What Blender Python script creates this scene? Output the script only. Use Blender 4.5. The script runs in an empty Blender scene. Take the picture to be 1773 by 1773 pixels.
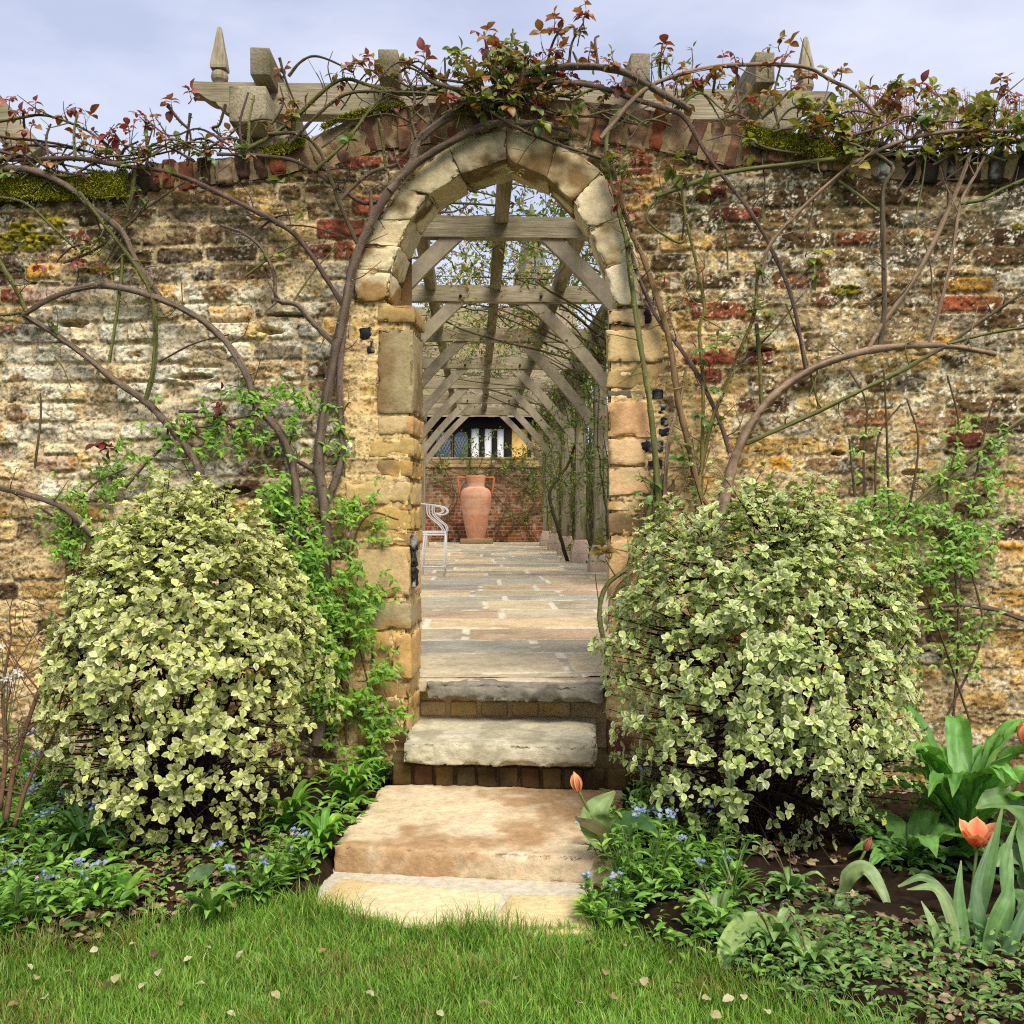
import bpy, math, random
import numpy as np
from mathutils import Vector, Matrix, Euler

rng = np.random.default_rng(7)
random.seed(7)
R = math.radians
scene = bpy.context.scene
C = scene.collection

# ------------------------------------------------------------------ camera, sky, sun, exposure
H = 1.1            # eye height above the lawn
F = 1773.0         # focal length in photo pixels
cam_d = bpy.data.cameras.new("camera")
cam_d.sensor_width = 36.0
cam_d.lens = 36.0
cam_d.clip_end = 2000
cam_d.clip_start = 0.05
cam = bpy.data.objects.new("camera", cam_d)
C.objects.link(cam)
cam.location = (0, 0, H)
cam.rotation_euler = (R(90), 0, 0)
scene.camera = cam

SUN_EL, SUN_AZ = 52.0, 22.0        # sun high behind the camera, a little to its right
world = bpy.data.worlds.new("World")
scene.world = world
world.use_nodes = True
wn, wl = world.node_tree.nodes, world.node_tree.links
wn.clear()
w_out = wn.new("ShaderNodeOutputWorld")
w_bg = wn.new("ShaderNodeBackground")
w_sky = wn.new("ShaderNodeTexSky")
w_sky.sky_type = 'NISHITA'
w_sky.sun_disc = False
w_sky.sun_elevation = R(SUN_EL)
w_sky.sun_rotation = R(180 - SUN_AZ)
w_sky.dust_density = 2.0
w_tc = wn.new("ShaderNodeTexCoord")
w_map = wn.new("ShaderNodeMapping")
w_map.inputs['Scale'].default_value = (1.0, 1.0, 2.6)
w_n = wn.new("ShaderNodeTexNoise")
w_n.inputs['Scale'].default_value = 3.0
w_n.inputs['Detail'].default_value = 6
w_n.inputs['Roughness'].default_value = 0.55
w_r = wn.new("ShaderNodeValToRGB")
w_r.color_ramp.elements[0].position = 0.36
w_r.color_ramp.elements[0].color = (1.62, 1.76, 2.34, 1)
w_r.color_ramp.elements[1].position = 0.66
w_r.color_ramp.elements[1].color = (2.50, 2.56, 2.98, 1)
w_mix = wn.new("ShaderNodeMixRGB")
w_mix.inputs['Fac'].default_value = 0.9
wl.new(w_tc.outputs['Generated'], w_map.inputs['Vector'])
wl.new(w_map.outputs['Vector'], w_n.inputs['Vector'])
wl.new(w_n.outputs['Fac'], w_r.inputs['Fac'])
wl.new(w_sky.outputs['Color'], w_mix.inputs['Color1'])
wl.new(w_r.outputs['Color'], w_mix.inputs['Color2'])
wl.new(w_mix.outputs['Color'], w_bg.inputs['Color'])
w_bg.inputs['Strength'].default_value = 0.1
wl.new(w_bg.outputs['Background'], w_out.inputs['Surface'])

sun_d = bpy.data.lights.new("sun", 'SUN')
sun_d.energy = 1.5
sun_d.angle = R(30)
sun_d.color = (1.0, 0.93, 0.80)
sun = bpy.data.objects.new("sun", sun_d)
C.objects.link(sun)
sd = Vector((math.sin(R(SUN_AZ)) * math.cos(R(SUN_EL)), -math.cos(R(SUN_AZ)) * math.cos(R(SUN_EL)), math.sin(R(SUN_EL))))
sun.location = sd * 30
sun.rotation_euler = (-sd).to_track_quat('-Z', 'Y').to_euler()

scene.view_settings.view_transform = 'Standard'
scene.view_settings.look = 'None'
scene.view_settings.exposure = 1.78
scene.view_settings.gamma = 1.0
scene.view_settings.use_curve_mapping = False
scene.render.engine = 'CYCLES'
scene.cycles.max_bounces = 6
scene.cycles.transparent_max_bounces = 6
scene.cycles.use_denoising = False
scene.cycles.filter_width = 1.15
scene.cycles.sample_clamp_indirect = 4

# ------------------------------------------------------------------ frames
def wpt(px, py, d):                       # photo pixel at depth d -> world
    return np.array([(px - 886.5) * d / F, d, H + (886.5 - py) * d / F])

def gpt(px, py, z=0.0):                   # photo pixel on a horizontal plane -> world
    d = F * (H - z) / (py - 886.5)
    return np.array([(px - 886.5) * d / F, d, z])

DW = 3.95
TH = R(5.0)
WT = np.array([math.cos(TH), -math.sin(TH), 0]); WN = np.array([math.sin(TH), math.cos(TH), 0])
WO = np.array([0, DW, 0])
def W(u, w, z):                           # wall frame -> world (u along, w into the wall)
    u = np.asarray(u, float); w = np.asarray(w, float); z = np.asarray(z, float)
    u, w, z = np.broadcast_arrays(u, w, z)
    return WO + u[..., None] * WT + w[..., None] * WN + z[..., None] * np.array([0, 0, 1.0])
def wl_(px, py, w=0.0):                   # photo pixel -> wall frame (u, z) on the plane w
    px = np.asarray(px, float); py = np.asarray(py, float)
    kx = (px - 886.5) / F
    s = (w + DW * WN[1]) / (kx * WN[0] + WN[1])
    X = kx * s
    u = X * WT[0] + (s - DW) * WT[1]
    z = H + (886.5 - py) / F * s
    return u, z
def wall_px(u, z, w=0.0):                 # wall frame -> pixel, to look up where the photo has which brick
    p = W(u, w, z)
    return 886.5 + p[..., 0] / p[..., 1] * F, 886.5 - (p[..., 2] - H) / p[..., 1] * F

PA = R(2.07)
PT = np.array([math.cos(PA), math.sin(PA), 0]); PN = np.array([-math.sin(PA), math.cos(PA), 0])
def G(u, w, z):                           # pergola frame -> world
    u = np.asarray(u, float); w = np.asarray(w, float); z = np.asarray(z, float)
    u, w, z = np.broadcast_arrays(u, w, z)
    return u[..., None] * PT + w[..., None] * PN + z[..., None] * np.array([0, 0, 1.0])

# ------------------------------------------------------------------ noise
_T = np.random.default_rng(99).random((256, 256))
_P = np.random.default_rng(98).permutation(256)
def vn2(x, y, seed=0):
    x = np.asarray(x, float) + seed * 17.31; y = np.asarray(y, float) + seed * 9.77
    xi = np.floor(x).astype(int); yi = np.floor(y).astype(int)
    fx = x - xi; fy = y - yi
    fx = fx * fx * (3 - 2 * fx); fy = fy * fy * (3 - 2 * fy)
    a = _T[xi & 255, yi & 255]; b = _T[(xi + 1) & 255, yi & 255]
    c = _T[xi & 255, (yi + 1) & 255]; d = _T[(xi + 1) & 255, (yi + 1) & 255]
    return (a * (1 - fx) + b * fx) * (1 - fy) + (c * (1 - fx) + d * fx) * fy
def fbm2(x, y, seed=0, o=4, g=0.5):
    t = 0; a = 1; n = 0
    for i in range(o):
        t = t + a * vn2(x * 2 ** i, y * 2 ** i, seed + i * 3.7); n += a; a *= g
    return t / n
def vn3(p, seed=0):
    p = p + seed * 13.7
    i = np.floor(p).astype(int); f = p - i; f = f * f * (3 - 2 * f)
    def h(dx, dy, dz):
        k = _P[(i[..., 2] + dz) & 255]
        return _T[(i[..., 0] + dx + k) & 255, (i[..., 1] + dy + k * 7) & 255]
    r = 0
    for dx in (0, 1):
        for dy in (0, 1):
            for dz in (0, 1):
                w = (f[..., 0] if dx else 1 - f[..., 0]) * (f[..., 1] if dy else 1 - f[..., 1]) * (f[..., 2] if dz else 1 - f[..., 2])
                r = r + w * h(dx, dy, dz)
    return r
def fbm3(p, seed=0, o=3):
    t = 0; a = 1; n = 0
    for i in range(o):
        t = t + a * vn3(p * 2 ** i, seed + i * 5.1); n += a; a *= .5
    return t / n
def sst(a, b, x):
    t = np.clip((x - a) / (b - a), 0, 1)
    return t * t * (3 - 2 * t)

KA = 0.74                                  # photo colour -> surface colour
def S(r, g, b, k=KA):                      # colour picked from the photo (0-255) -> linear albedo
    c = np.array([r, g, b], float) / 255
    c = np.where(c <= .04045, c / 12.92, ((c + .055) / 1.055) ** 2.4)
    return np.clip(c * k, 0, .85)

# ------------------------------------------------------------------ mesh builder
class MB:
    def __init__(self):
        self.V = []; self.Cc = []; self.Q = []; self.T = []; self.n = 0
    def add(self, v, col, quads=None, tris=None):
        v = np.asarray(v, float).reshape(-1, 3)
        col = np.asarray(col, float)
        if col.ndim == 1: col = np.broadcast_to(col, (len(v), 3))
        self.V.append(v); self.Cc.append(col)
        if quads is not None and len(quads): self.Q.append(np.asarray(quads, int) + self.n)
        if tris is not None and len(tris): self.T.append(np.asarray(tris, int) + self.n)
        self.n += len(v)
    def tube(self, pts, r, col, n=6, cap=True, jitter=0):
        pts = np.asarray(pts, float); m = len(pts)
        r = np.broadcast_to(np.asarray(r, float), (m,))
        t = np.gradient(pts, axis=0); t /= np.linalg.norm(t, axis=1)[:, None] + 1e-9
        a = np.array([0, 0, 1.0]) if abs(t[0, 2]) < .9 else np.array([1.0, 0, 0])
        x = np.cross(t[0], a); x /= np.linalg.norm(x)
        X = np.zeros((m, 3)); Y = np.zeros((m, 3))
        for i in range(m):
            x = x - t[i] * x.dot(t[i]); x /= np.linalg.norm(x) + 1e-9
            X[i] = x; Y[i] = np.cross(t[i], x)
        ang = np.arange(n) * 2 * math.pi / n
        rr = r[:, None] * (1 + (rng.normal(0, jitter, (m, n)) if jitter else 0))
        v = pts[:, None] + (X[:, None] * np.cos(ang)[None, :, None] + Y[:, None] * np.sin(ang)[None, :, None]) * (rr if np.ndim(rr) == 2 else rr)[..., None] if jitter else \
            pts[:, None] + (X[:, None] * np.cos(ang)[None, :, None] + Y[:, None] * np.sin(ang)[None, :, None]) * r[:, None, None]
        i, j = np.meshgrid(np.arange(m - 1), np.arange(n), indexing='ij')
        j2 = (j + 1) % n
        q = np.stack([i * n + j, i * n + j2, (i + 1) * n + j2, (i + 1) * n + j], -1).reshape(-1, 4)
        col = np.asarray(col, float)
        cc = np.repeat(col, n, 0) if (col.ndim == 2 and len(col) == m) else col
        tr = None
        if cap:
            tr = [[0, k + 1, k] for k in range(1, n - 1)] + [[(m - 1) * n, (m - 1) * n + k, (m - 1) * n + k + 1] for k in range(1, n - 1)]
        self.add(v.reshape(-1, 3), cc, q, tr)
    def grid(self, P, col, close_u=False):
        a, b = P.shape[:2]
        i, j = np.meshgrid(np.arange(a - 1), np.arange(b if close_u else b - 1), indexing='ij')
        j2 = (j + 1) % b
        q = np.stack([i * b + j, i * b + j2, (i + 1) * b + j2, (i + 1) * b + j], -1).reshape(-1, 4)
        col = np.asarray(col, float)
        self.add(P.reshape(-1, 3), col.reshape(-1, 3) if col.ndim == 3 else col, q)
    def build(self, name, mat, parent=None, origin=None, smooth=True):
        V = np.concatenate(self.V).astype(np.float32); Cc = np.concatenate(self.Cc).astype(np.float32)
        o = np.array(parent.location[:] if parent is not None and parent.type == 'EMPTY' else (origin if origin is not None else (0, 0, 0)), float)
        if parent is not None and parent.type != 'EMPTY':
            o = np.array(parent['_o'])
        V = V - o.astype(np.float32)
        me = bpy.data.meshes.new(name)
        loops = []; starts = []; k = 0
        Q = np.concatenate(self.Q) if self.Q else np.zeros((0, 4), int)
        T = np.concatenate(self.T) if self.T else np.zeros((0, 3), int)
        me.vertices.add(len(V)); me.vertices.foreach_set('co', V.ravel())
        L = np.concatenate([Q.ravel(), T.ravel()]).astype(np.int32)
        me.loops.add(len(L)); me.loops.foreach_set('vertex_index', L)
        st = np.concatenate([np.arange(len(Q)) * 4, len(Q) * 4 + np.arange(len(T)) * 3]).astype(np.int32)
        me.polygons.add(len(st)); me.polygons.foreach_set('loop_start', st)
        me.polygons.foreach_set('use_smooth', np.full(len(st), bool(smooth)))
        me.update(calc_edges=True)
        ca = me.color_attributes.new('Col', 'FLOAT_COLOR', 'POINT')
        ca.data.foreach_set('color', np.concatenate([Cc, np.ones((len(Cc), 1), np.float32)], 1).ravel())
        me.validate()
        me.materials.append(mat)
        ob = bpy.data.objects.new(name, me); C.objects.link(ob)
        if parent is not None:
            ob.parent = parent
        else:
            ob.location = o
        ob['_o'] = [float(x) for x in o]
        return ob

def thing(name, label, cat, loc=(0, 0, 0), group=None):
    o = bpy.data.objects.new(name, None); C.objects.link(o)
    o.empty_display_size = .1
    o.location = [float(x) for x in loc]
    o['label'] = label; o['category'] = cat
    if group: o['group'] = group
    return o
def tag(o, label, cat, group=None):
    o['label'] = label; o['category'] = cat
    if group: o['group'] = group
    return o
def dup(root, loc, rz=0, sc=1.0, label=None):
    r = root.copy(); C.objects.link(r)
    r.location = [float(x) for x in loc]; r.rotation_euler = (0, 0, rz); r.scale = (sc, sc, sc)
    if label: r['label'] = label
    for ch in list(root.children):
        c = ch.copy(); C.objects.link(c); c.parent = r
        for g in list(ch.children):
            d = g.copy(); C.objects.link(d); d.parent = c
    return r

def catmull(p, per=6):
    p = np.asarray(p, float)
    q = np.vstack([2 * p[0] - p[1], p, 2 * p[-1] - p[-2]])
    out = []
    t = np.linspace(0, 1, per, endpoint=False)[:, None]
    for i in range(1, len(q) - 2):
        a, b, c, d = q[i - 1], q[i], q[i + 1], q[i + 2]
        out.append(.5 * ((2 * b) + (-a + c) * t + (2 * a - 5 * b + 4 * c - d) * t ** 2 + (-a + 3 * b - 3 * c + d) * t ** 3))
    out.append(p[-1:])
    return np.concatenate(out)

# rounded hexahedron with a weathered surface; corners[i][j][k] at (-/+ x, -/+ y, -/+ z)
_cubes = {}
def cube_lattice(nx, ny, nz):
    key = (nx, ny, nz)
    if key in _cubes: return _cubes[key]
    idx = {}; pts = []; quads = []
    def vid(a, b, c):
        k = (a, b, c)
        if k not in idx:
            idx[k] = len(pts); pts.append((2 * a / nx - 1, 2 * b / ny - 1, 2 * c / nz - 1))
        return idx[k]
    for a in range(nx):
        for b in range(ny):
            quads.append((vid(a, b, 0), vid(a, b + 1, 0), vid(a + 1, b + 1, 0), vid(a + 1, b, 0)))
            quads.append((vid(a, b, nz), vid(a + 1, b, nz), vid(a + 1, b + 1, nz), vid(a, b + 1, nz)))
    for a in range(nx):
        for c in range(nz):
            quads.append((vid(a, 0, c), vid(a + 1, 0, c), vid(a + 1, 0, c + 1), vid(a, 0, c + 1)))
            quads.append((vid(a, ny, c), vid(a, ny, c + 1), vid(a + 1, ny, c + 1), vid(a + 1, ny, c)))
    for b in range(ny):
        for c in range(nz):
            quads.append((vid(0, b, c), vid(0, b, c + 1), vid(0, b + 1, c + 1), vid(0, b + 1, c)))
            quads.append((vid(nx, b, c), vid(nx, b + 1, c), vid(nx, b + 1, c + 1), vid(nx, b, c + 1)))
    _cubes[key] = (np.array(pts), np.array(quads))
    return _cubes[key]

def hexblock(mb, cor, col, r=.01, amp=.004, freq=14, res=.02, seed=0, grain=None, mott=.25, col2=None, wave=0.0, nmax=60, chip=0.0):
    cor = np.asarray(cor, float)          # [2,2,2,3]
    ex = np.linalg.norm(cor[1] - cor[0], axis=-1).mean(); ey = np.linalg.norm(cor[:, 1] - cor[:, 0], axis=-1).mean(); ez = np.linalg.norm(cor[:, :, 1] - cor[:, :, 0], axis=-1).mean()
    n = [int(np.clip(round(e / res), 2, nmax)) for e in (ex, ey, ez)]
    p, q = cube_lattice(*n)
    hs = np.array([ex, ey, ez]) / 2
    r = min(r, hs.min() * .9)
    # concentrate the outer rows near the edges so that the rounding is resolved
    X = p * hs
    for ax_ in range(3):
        lim = 1 - 2 / n[ax_] + 1e-6
        if n[ax_] > 2:
            e_ = (np.abs(np.abs(p[:, ax_]) - (1 - 2 / n[ax_])) < 1e-6)
            X[e_, ax_] = np.sign(p[e_, ax_]) * (hs[ax_] - r)
    inner = hs - r
    cl = np.clip(X, -inner, inner)
    dlt = X - cl
    ln = np.linalg.norm(dlt, axis=1)[:, None] + 1e-9
    X2 = cl + dlt / ln * np.minimum(np.abs(dlt).max(1), r)[:, None]
    nrm = dlt / ln
    P = X2 / hs
    a = (P[:, :1] + 1) / 2; b = (P[:, 1:2] + 1) / 2; c = (P[:, 2:] + 1) / 2
    def L(i, j, k): return cor[i, j, k]
    pos = ((L(0,0,0) * (1 - a) + L(1,0,0) * a) * (1 - b) + (L(0,1,0) * (1 - a) + L(1,1,0) * a) * b) * (1 - c) + \
          ((L(0,0,1) * (1 - a) + L(1,0,1) * a) * (1 - b) + (L(0,1,1) * (1 - a) + L(1,1,1) * a) * b) * c
    # world normals from the cell axes
    ax = (cor[1].mean((0, 1)) - cor[0].mean((0, 1))); ay = cor[:, 1].mean((0, 1)) - cor[:, 0].mean((0, 1)); az = cor[:, :, 1].mean((0, 1)) - cor[:, :, 0].mean((0, 1))
    A = np.stack([v / np.linalg.norm(v) for v in (ax, ay, az)])
    wnrm = nrm @ A
    q3 = pos if grain is None else pos * np.asarray(grain)
    f = fbm3(q3 * freq, seed, 4)
    f2 = fbm3(q3 * freq * .35, seed + 3, 2)
    if chip:
        near = sst(.022, .0, np.sort(hs - np.abs(X), axis=1)[:, 1])
        cf = sst(.48, .72, fbm3(pos * 17, seed + 31, 3)) + .35 * sst(.45, .7, fbm3(pos * 60, seed + 33, 2))
        ctr = pos.mean(0)
        pos = pos - wnrm * (near * cf * chip)[:, None]
    pos = pos + wnrm * (((f - .5) * 2 * amp) + (f2 - .5) * 2 * amp * wave)[:, None]
    g = fbm3(q3 * freq * 1.7, seed + 9, 3)
    col = np.asarray(col, float)
    cc = col * (1 + (g - .5)[:, None] * 2 * mott)
    if col2 is not None:
        m = sst(.5, .66, fbm3(q3 * freq * .5, seed + 21, 4))[:, None]
        cc = cc * (1 - m) + np.asarray(col2) * (1 + (g - .5)[:, None] * mott) * m
    mb.add(pos, np.clip(cc, 0, .9), q)

def boxcor(fr, u0, u1, w0, w1, z0, z1):
    c = np.zeros((2, 2, 2, 3))
    for i, u in enumerate((u0, u1)):
        for j, w in enumerate((w0, w1)):
            for k, z in enumerate((z0, z1)):
                c[i, j, k] = fr(u, w, z)
    return c
def quadcor(fr, q, w0, w1):               # q: bl, br, tr, tl in (u,z)
    c = np.zeros((2, 2, 2, 3))
    for j, w in enumerate((w0, w1)):
        c[0, j, 0] = fr(q[0][0], w, q[0][1]); c[1, j, 0] = fr(q[1][0], w, q[1][1])
        c[1, j, 1] = fr(q[2][0], w, q[2][1]); c[0, j, 1] = fr(q[3][0], w, q[3][1])
    return c

# ------------------------------------------------------------------ materials
def mat_vc(name, rough=.9, bump=None, mott=.0, mscale=40, spec=.3, grain=None, dark=0.0):
    m = bpy.data.materials.new(name); m.use_nodes = True
    nt = m.node_tree; n = nt.nodes; l = nt.links
    b = n['Principled BSDF']
    b.inputs['Roughness'].default_value = rough
    b.inputs['Specular IOR Level'].default_value = spec
    a = n.new('ShaderNodeAttribute'); a.attribute_name = 'Col'
    geo = n.new('ShaderNodeNewGeometry')
    vec = geo.outputs['Position']
    if grain:
        mp = n.new('ShaderNodeMapping'); mp.inputs['Scale'].default_value = grain
        mp.inputs['Rotation'].default_value = (0, 0, -PA)
        l.new(vec, mp.inputs['Vector']); vec = mp.outputs['Vector']
    src = a.outputs['Color']
    if mott:
        t = n.new('ShaderNodeTexNoise'); t.inputs['Scale'].default_value = mscale; t.inputs['Detail'].default_value = 8; t.inputs['Roughness'].default_value = .65
        l.new(vec, t.inputs['Vector'])
        mr = n.new('ShaderNodeMapRange'); mr.inputs['From Min'].default_value = .25; mr.inputs['From Max'].default_value = .75
        mr.inputs['To Min'].default_value = 1 - mott; mr.inputs['To Max'].default_value = 1 + mott * .8
        l.new(t.outputs['Fac'], mr.inputs['Value'])
        mx = n.new('ShaderNodeMixRGB'); mx.blend_type = 'MULTIPLY'; mx.inputs['Fac'].default_value = 1
        l.new(src, mx.inputs['Color1']); l.new(mr.outputs['Result'], mx.inputs['Color2'])
        src = mx.outputs['Color']
    l.new(src, b.inputs['Base Color'])
    if bump:
        bn = n.new('ShaderNodeTexNoise'); bn.inputs['Scale'].default_value = bump[0]; bn.inputs['Detail'].default_value = 10; bn.inputs['Roughness'].default_value = .7
        l.new(vec, bn.inputs['Vector'])
        bp = n.new('ShaderNodeBump'); bp.inputs['Strength'].default_value = bump[1]; bp.inputs['Distance'].default_value = bump[2]
        l.new(bn.outputs['Fac'], bp.inputs['Height']); l.new(bp.outputs['Normal'], b.inputs['Normal'])
    return m
def mat_leaf(name, trans=.3, rough=.45, spec=.4, tint=(1.15, 1.2, .6)):
    m = bpy.data.materials.new(name); m.use_nodes = True
    nt = m.node_tree; n = nt.nodes; l = nt.links
    b = n['Principled BSDF']; out = n['Material Output']
    b.inputs['Roughness'].default_value = rough
    b.inputs['Specular IOR Level'].default_value = spec
    a = n.new('ShaderNodeAttribute'); a.attribute_name = 'Col'
    geo = n.new('ShaderNodeNewGeometry')
    t = n.new('ShaderNodeTexNoise'); t.inputs['Scale'].default_value = 60; t.inputs['Detail'].default_value = 3
    l.new(geo.outputs['Position'], t.inputs['Vector'])
    mr = n.new('ShaderNodeMapRange'); mr.inputs['To Min'].default_value = .65; mr.inputs['To Max'].default_value = 1.35
    l.new(t.outputs['Fac'], mr.inputs['Value'])
    mx = n.new('ShaderNodeMixRGB'); mx.blend_type = 'MULTIPLY'; mx.inputs['Fac'].default_value = 1
    l.new(a.outputs['Color'], mx.inputs['Color1']); l.new(mr.outputs['Result'], mx.inputs['Color2'])
    l.new(mx.outputs['Color'], b.inputs['Base Color'])
    tr = n.new('ShaderNodeBsdfTranslucent')
    m2 = n.new('ShaderNodeMixRGB'); m2.blend_type = 'MULTIPLY'; m2.inputs['Fac'].default_value = 1; m2.inputs['Color2'].default_value = (*tint, 1)
    l.new(mx.outputs['Color'], m2.inputs['Color1']); l.new(m2.outputs['Color'], tr.inputs['Color'])
    ms = n.new('ShaderNodeMixShader'); ms.inputs['Fac'].default_value = trans
    l.new(b.outputs['BSDF'], ms.inputs[1]); l.new(tr.outputs['BSDF'], ms.inputs[2]); l.new(ms.outputs['Shader'], out.inputs['Surface'])
    return m
M_brick = mat_vc('brickwork', .97, (150, .9, .005), .22, 110, .1)
M_stone = mat_vc('stone', .95, (80, .8, .005), .24, 60, .15)
M_slab = mat_vc('slab', .88, (70, .9, .006), .3, 40, .2)
M_soil = mat_vc('soil', 1, (120, .9, .008), .35, 70, .1)
M_wood_u = mat_vc('oak across', .9, (1, 1.0, .006), .55, 1.0, .15, grain=(4, 90, 90))
M_wood_w = mat_vc('oak along', .9, (1, 1.0, .006), .55, 1.0, .15, grain=(90, 4, 90))
M_wood_z = mat_vc('oak upright', .9, (1, 1.0, .006), .55, 1.0, .15, grain=(90, 90, 4))
M_oak = mat_vc('oak brace', .9, (30, .6, .004), .3, 14, .2)
M_bark = mat_vc('bark', .95, (260, 1.0, .003), .5, 190, .1)
M_stem = mat_vc('stem', .75, (200, .6, .002), .35, 150, .2)
M_leaf = mat_leaf('leaf', .3)
M_glossleaf = mat_leaf('glossy leaf', .22, .38, .4, (1.1, 1.15, .7))
M_rose = mat_leaf('rose leaf', .35, .4, .4, (1.2, 1.0, .55))
M_petal = mat_leaf('petal', .35, .5, .3, (1.1, .9, .6))
M_grass = mat_leaf('grass blade', .35, .5, .3, (1.15, 1.2, .5))
M_terra = mat_vc('terracotta', .9, (60, .3, .004), .2, 8, .2)
M_white = mat_vc('white paint', .45, None, .05, 30, .4)
M_plain = mat_vc('matt', .9, None, .15, 6, .2)
M_moss = mat_vc('moss', 1, None, .3, 150, .05)

def mat_glass():
    m = bpy.data.materials.new('window glass'); m.use_nodes = True
    b = m.node_tree.nodes['Principled BSDF']
    b.inputs['Base Color'].default_value = (.05, .07, .1, 1); b.inputs['Roughness'].default_value = .12
    return m
M_glass = mat_glass()

# ------------------------------------------------------------------ leaves
def leaf_tpl(nl=4, wav=0.0, fold=.18, curl=.2, wmax=.5, tip=1.0, power=1.0):
    # unit-length leaf along +x, width along y; returns verts, quads, edge factor
    ys = np.array([-1, -.55, 0, .55, 1.0])
    t = np.linspace(0, 1, nl + 1)
    wd = wmax * np.sin(math.pi * np.clip(t, 0, 1) ** power) ** .8
    wd[0] = .03; wd[-1] = .02
    V = np.zeros((nl + 1, 5, 3)); E = np.zeros((nl + 1, 5))
    for i in range(nl + 1):
        for j in range(5):
            V[i, j] = (t[i], ys[j] * wd[i], fold * abs(ys[j]) * wd[i] - curl * (t[i] - .35) ** 2 + wav * wd[i] * abs(ys[j]) * math.sin(i * 2.4 + (j > 2) * 1.9))
            E[i, j] = abs(ys[j])
    E[-1] = 1; E[0] = .3
    i, j = np.meshgrid(np.arange(nl), np.arange(4), indexing='ij')
    q = np.stack([i * 5 + j, i * 5 + j + 1, (i + 1) * 5 + j + 1, (i + 1) * 5 + j], -1).reshape(-1, 4)
    return V.reshape(-1, 3), q, E.ravel()
def leaf_small(wmax=.3, curl=.25, fold=.2):
    t = np.array([0, .3, .65, 1.0]); wd = np.array([.02, 1, .75, .01]) * wmax
    V = np.zeros((4, 3, 3)); E = np.zeros((4, 3))
    for i in range(4):
        for j, y in enumerate((-1, 0, 1)):
            V[i, j] = (t[i], y * wd[i], fold * abs(y) * wd[i] - curl * (t[i] - .3) ** 2); E[i, j] = abs(y)
    i, j = np.meshgrid(np.arange(3), np.arange(2), indexing='ij')
    q = np.stack([i * 3 + j, i * 3 + j + 1, (i + 1) * 3 + j + 1, (i + 1) * 3 + j], -1).reshape(-1, 4)
    return V.reshape(-1, 3), q, E.ravel()
T_pit = leaf_tpl(8, .20, .16, .45, .35, power=1.05)
T_rose = leaf_tpl(5, .08, .24, .45, .34, power=.9)
T_oval = leaf_tpl(5, .06, .25, .5, .2, power=.75)
T_broad = leaf_tpl(7, .12, .22, .45, .2, power=.8)
T_sm = leaf_small(.22, .35)
T_nar = leaf_small(.13, .4)

def unit(v):
    return v / (np.linalg.norm(v, axis=-1, keepdims=True) + 1e-9)
def leaves(mb, tpl, pos, D, N, Ln, cc, ce=None):
    pos = np.asarray(pos, float).reshape(-1, 3); m = len(pos)
    if m == 0: return
    D = unit(np.broadcast_to(np.asarray(D, float), (m, 3))); N = np.broadcast_to(np.asarray(N, float), (m, 3))
    Sd = unit(np.cross(N, D) + 1e-6); N2 = np.cross(D, Sd)
    V, q, E = tpl; k = len(V)
    Ln = np.broadcast_to(np.asarray(Ln, float), (m,))
    P = pos[:, None] + Ln[:, None, None] * (V[None, :, :1] * D[:, None] + V[None, :, 1:2] * Sd[:, None] + V[None, :, 2:] * N2[:, None])
    cc = np.broadcast_to(np.asarray(cc, float), (m, 3)); ce = cc if ce is None else np.broadcast_to(np.asarray(ce, float), (m, 3))
    col = cc[:, None] * (1 - E[None, :, None]) + ce[:, None] * E[None, :, None]
    Q = (q[None] + (np.arange(m) * k)[:, None, None]).reshape(-1, 4)
    mb.add(P.reshape(-1, 3), col.reshape(-1, 3), Q)
def rdir(m, up=0.0):
    v = rng.normal(size=(m, 3)); v = unit(v); v[:, 2] += up
    return unit(v)
def pick(pal, m, jit=.12):
    pal = np.asarray(pal); c = pal[rng.integers(0, len(pal), m)]
    return np.clip(c * (1 + rng.normal(0, jit, (m, 1))), 0.003, .9)

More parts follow.
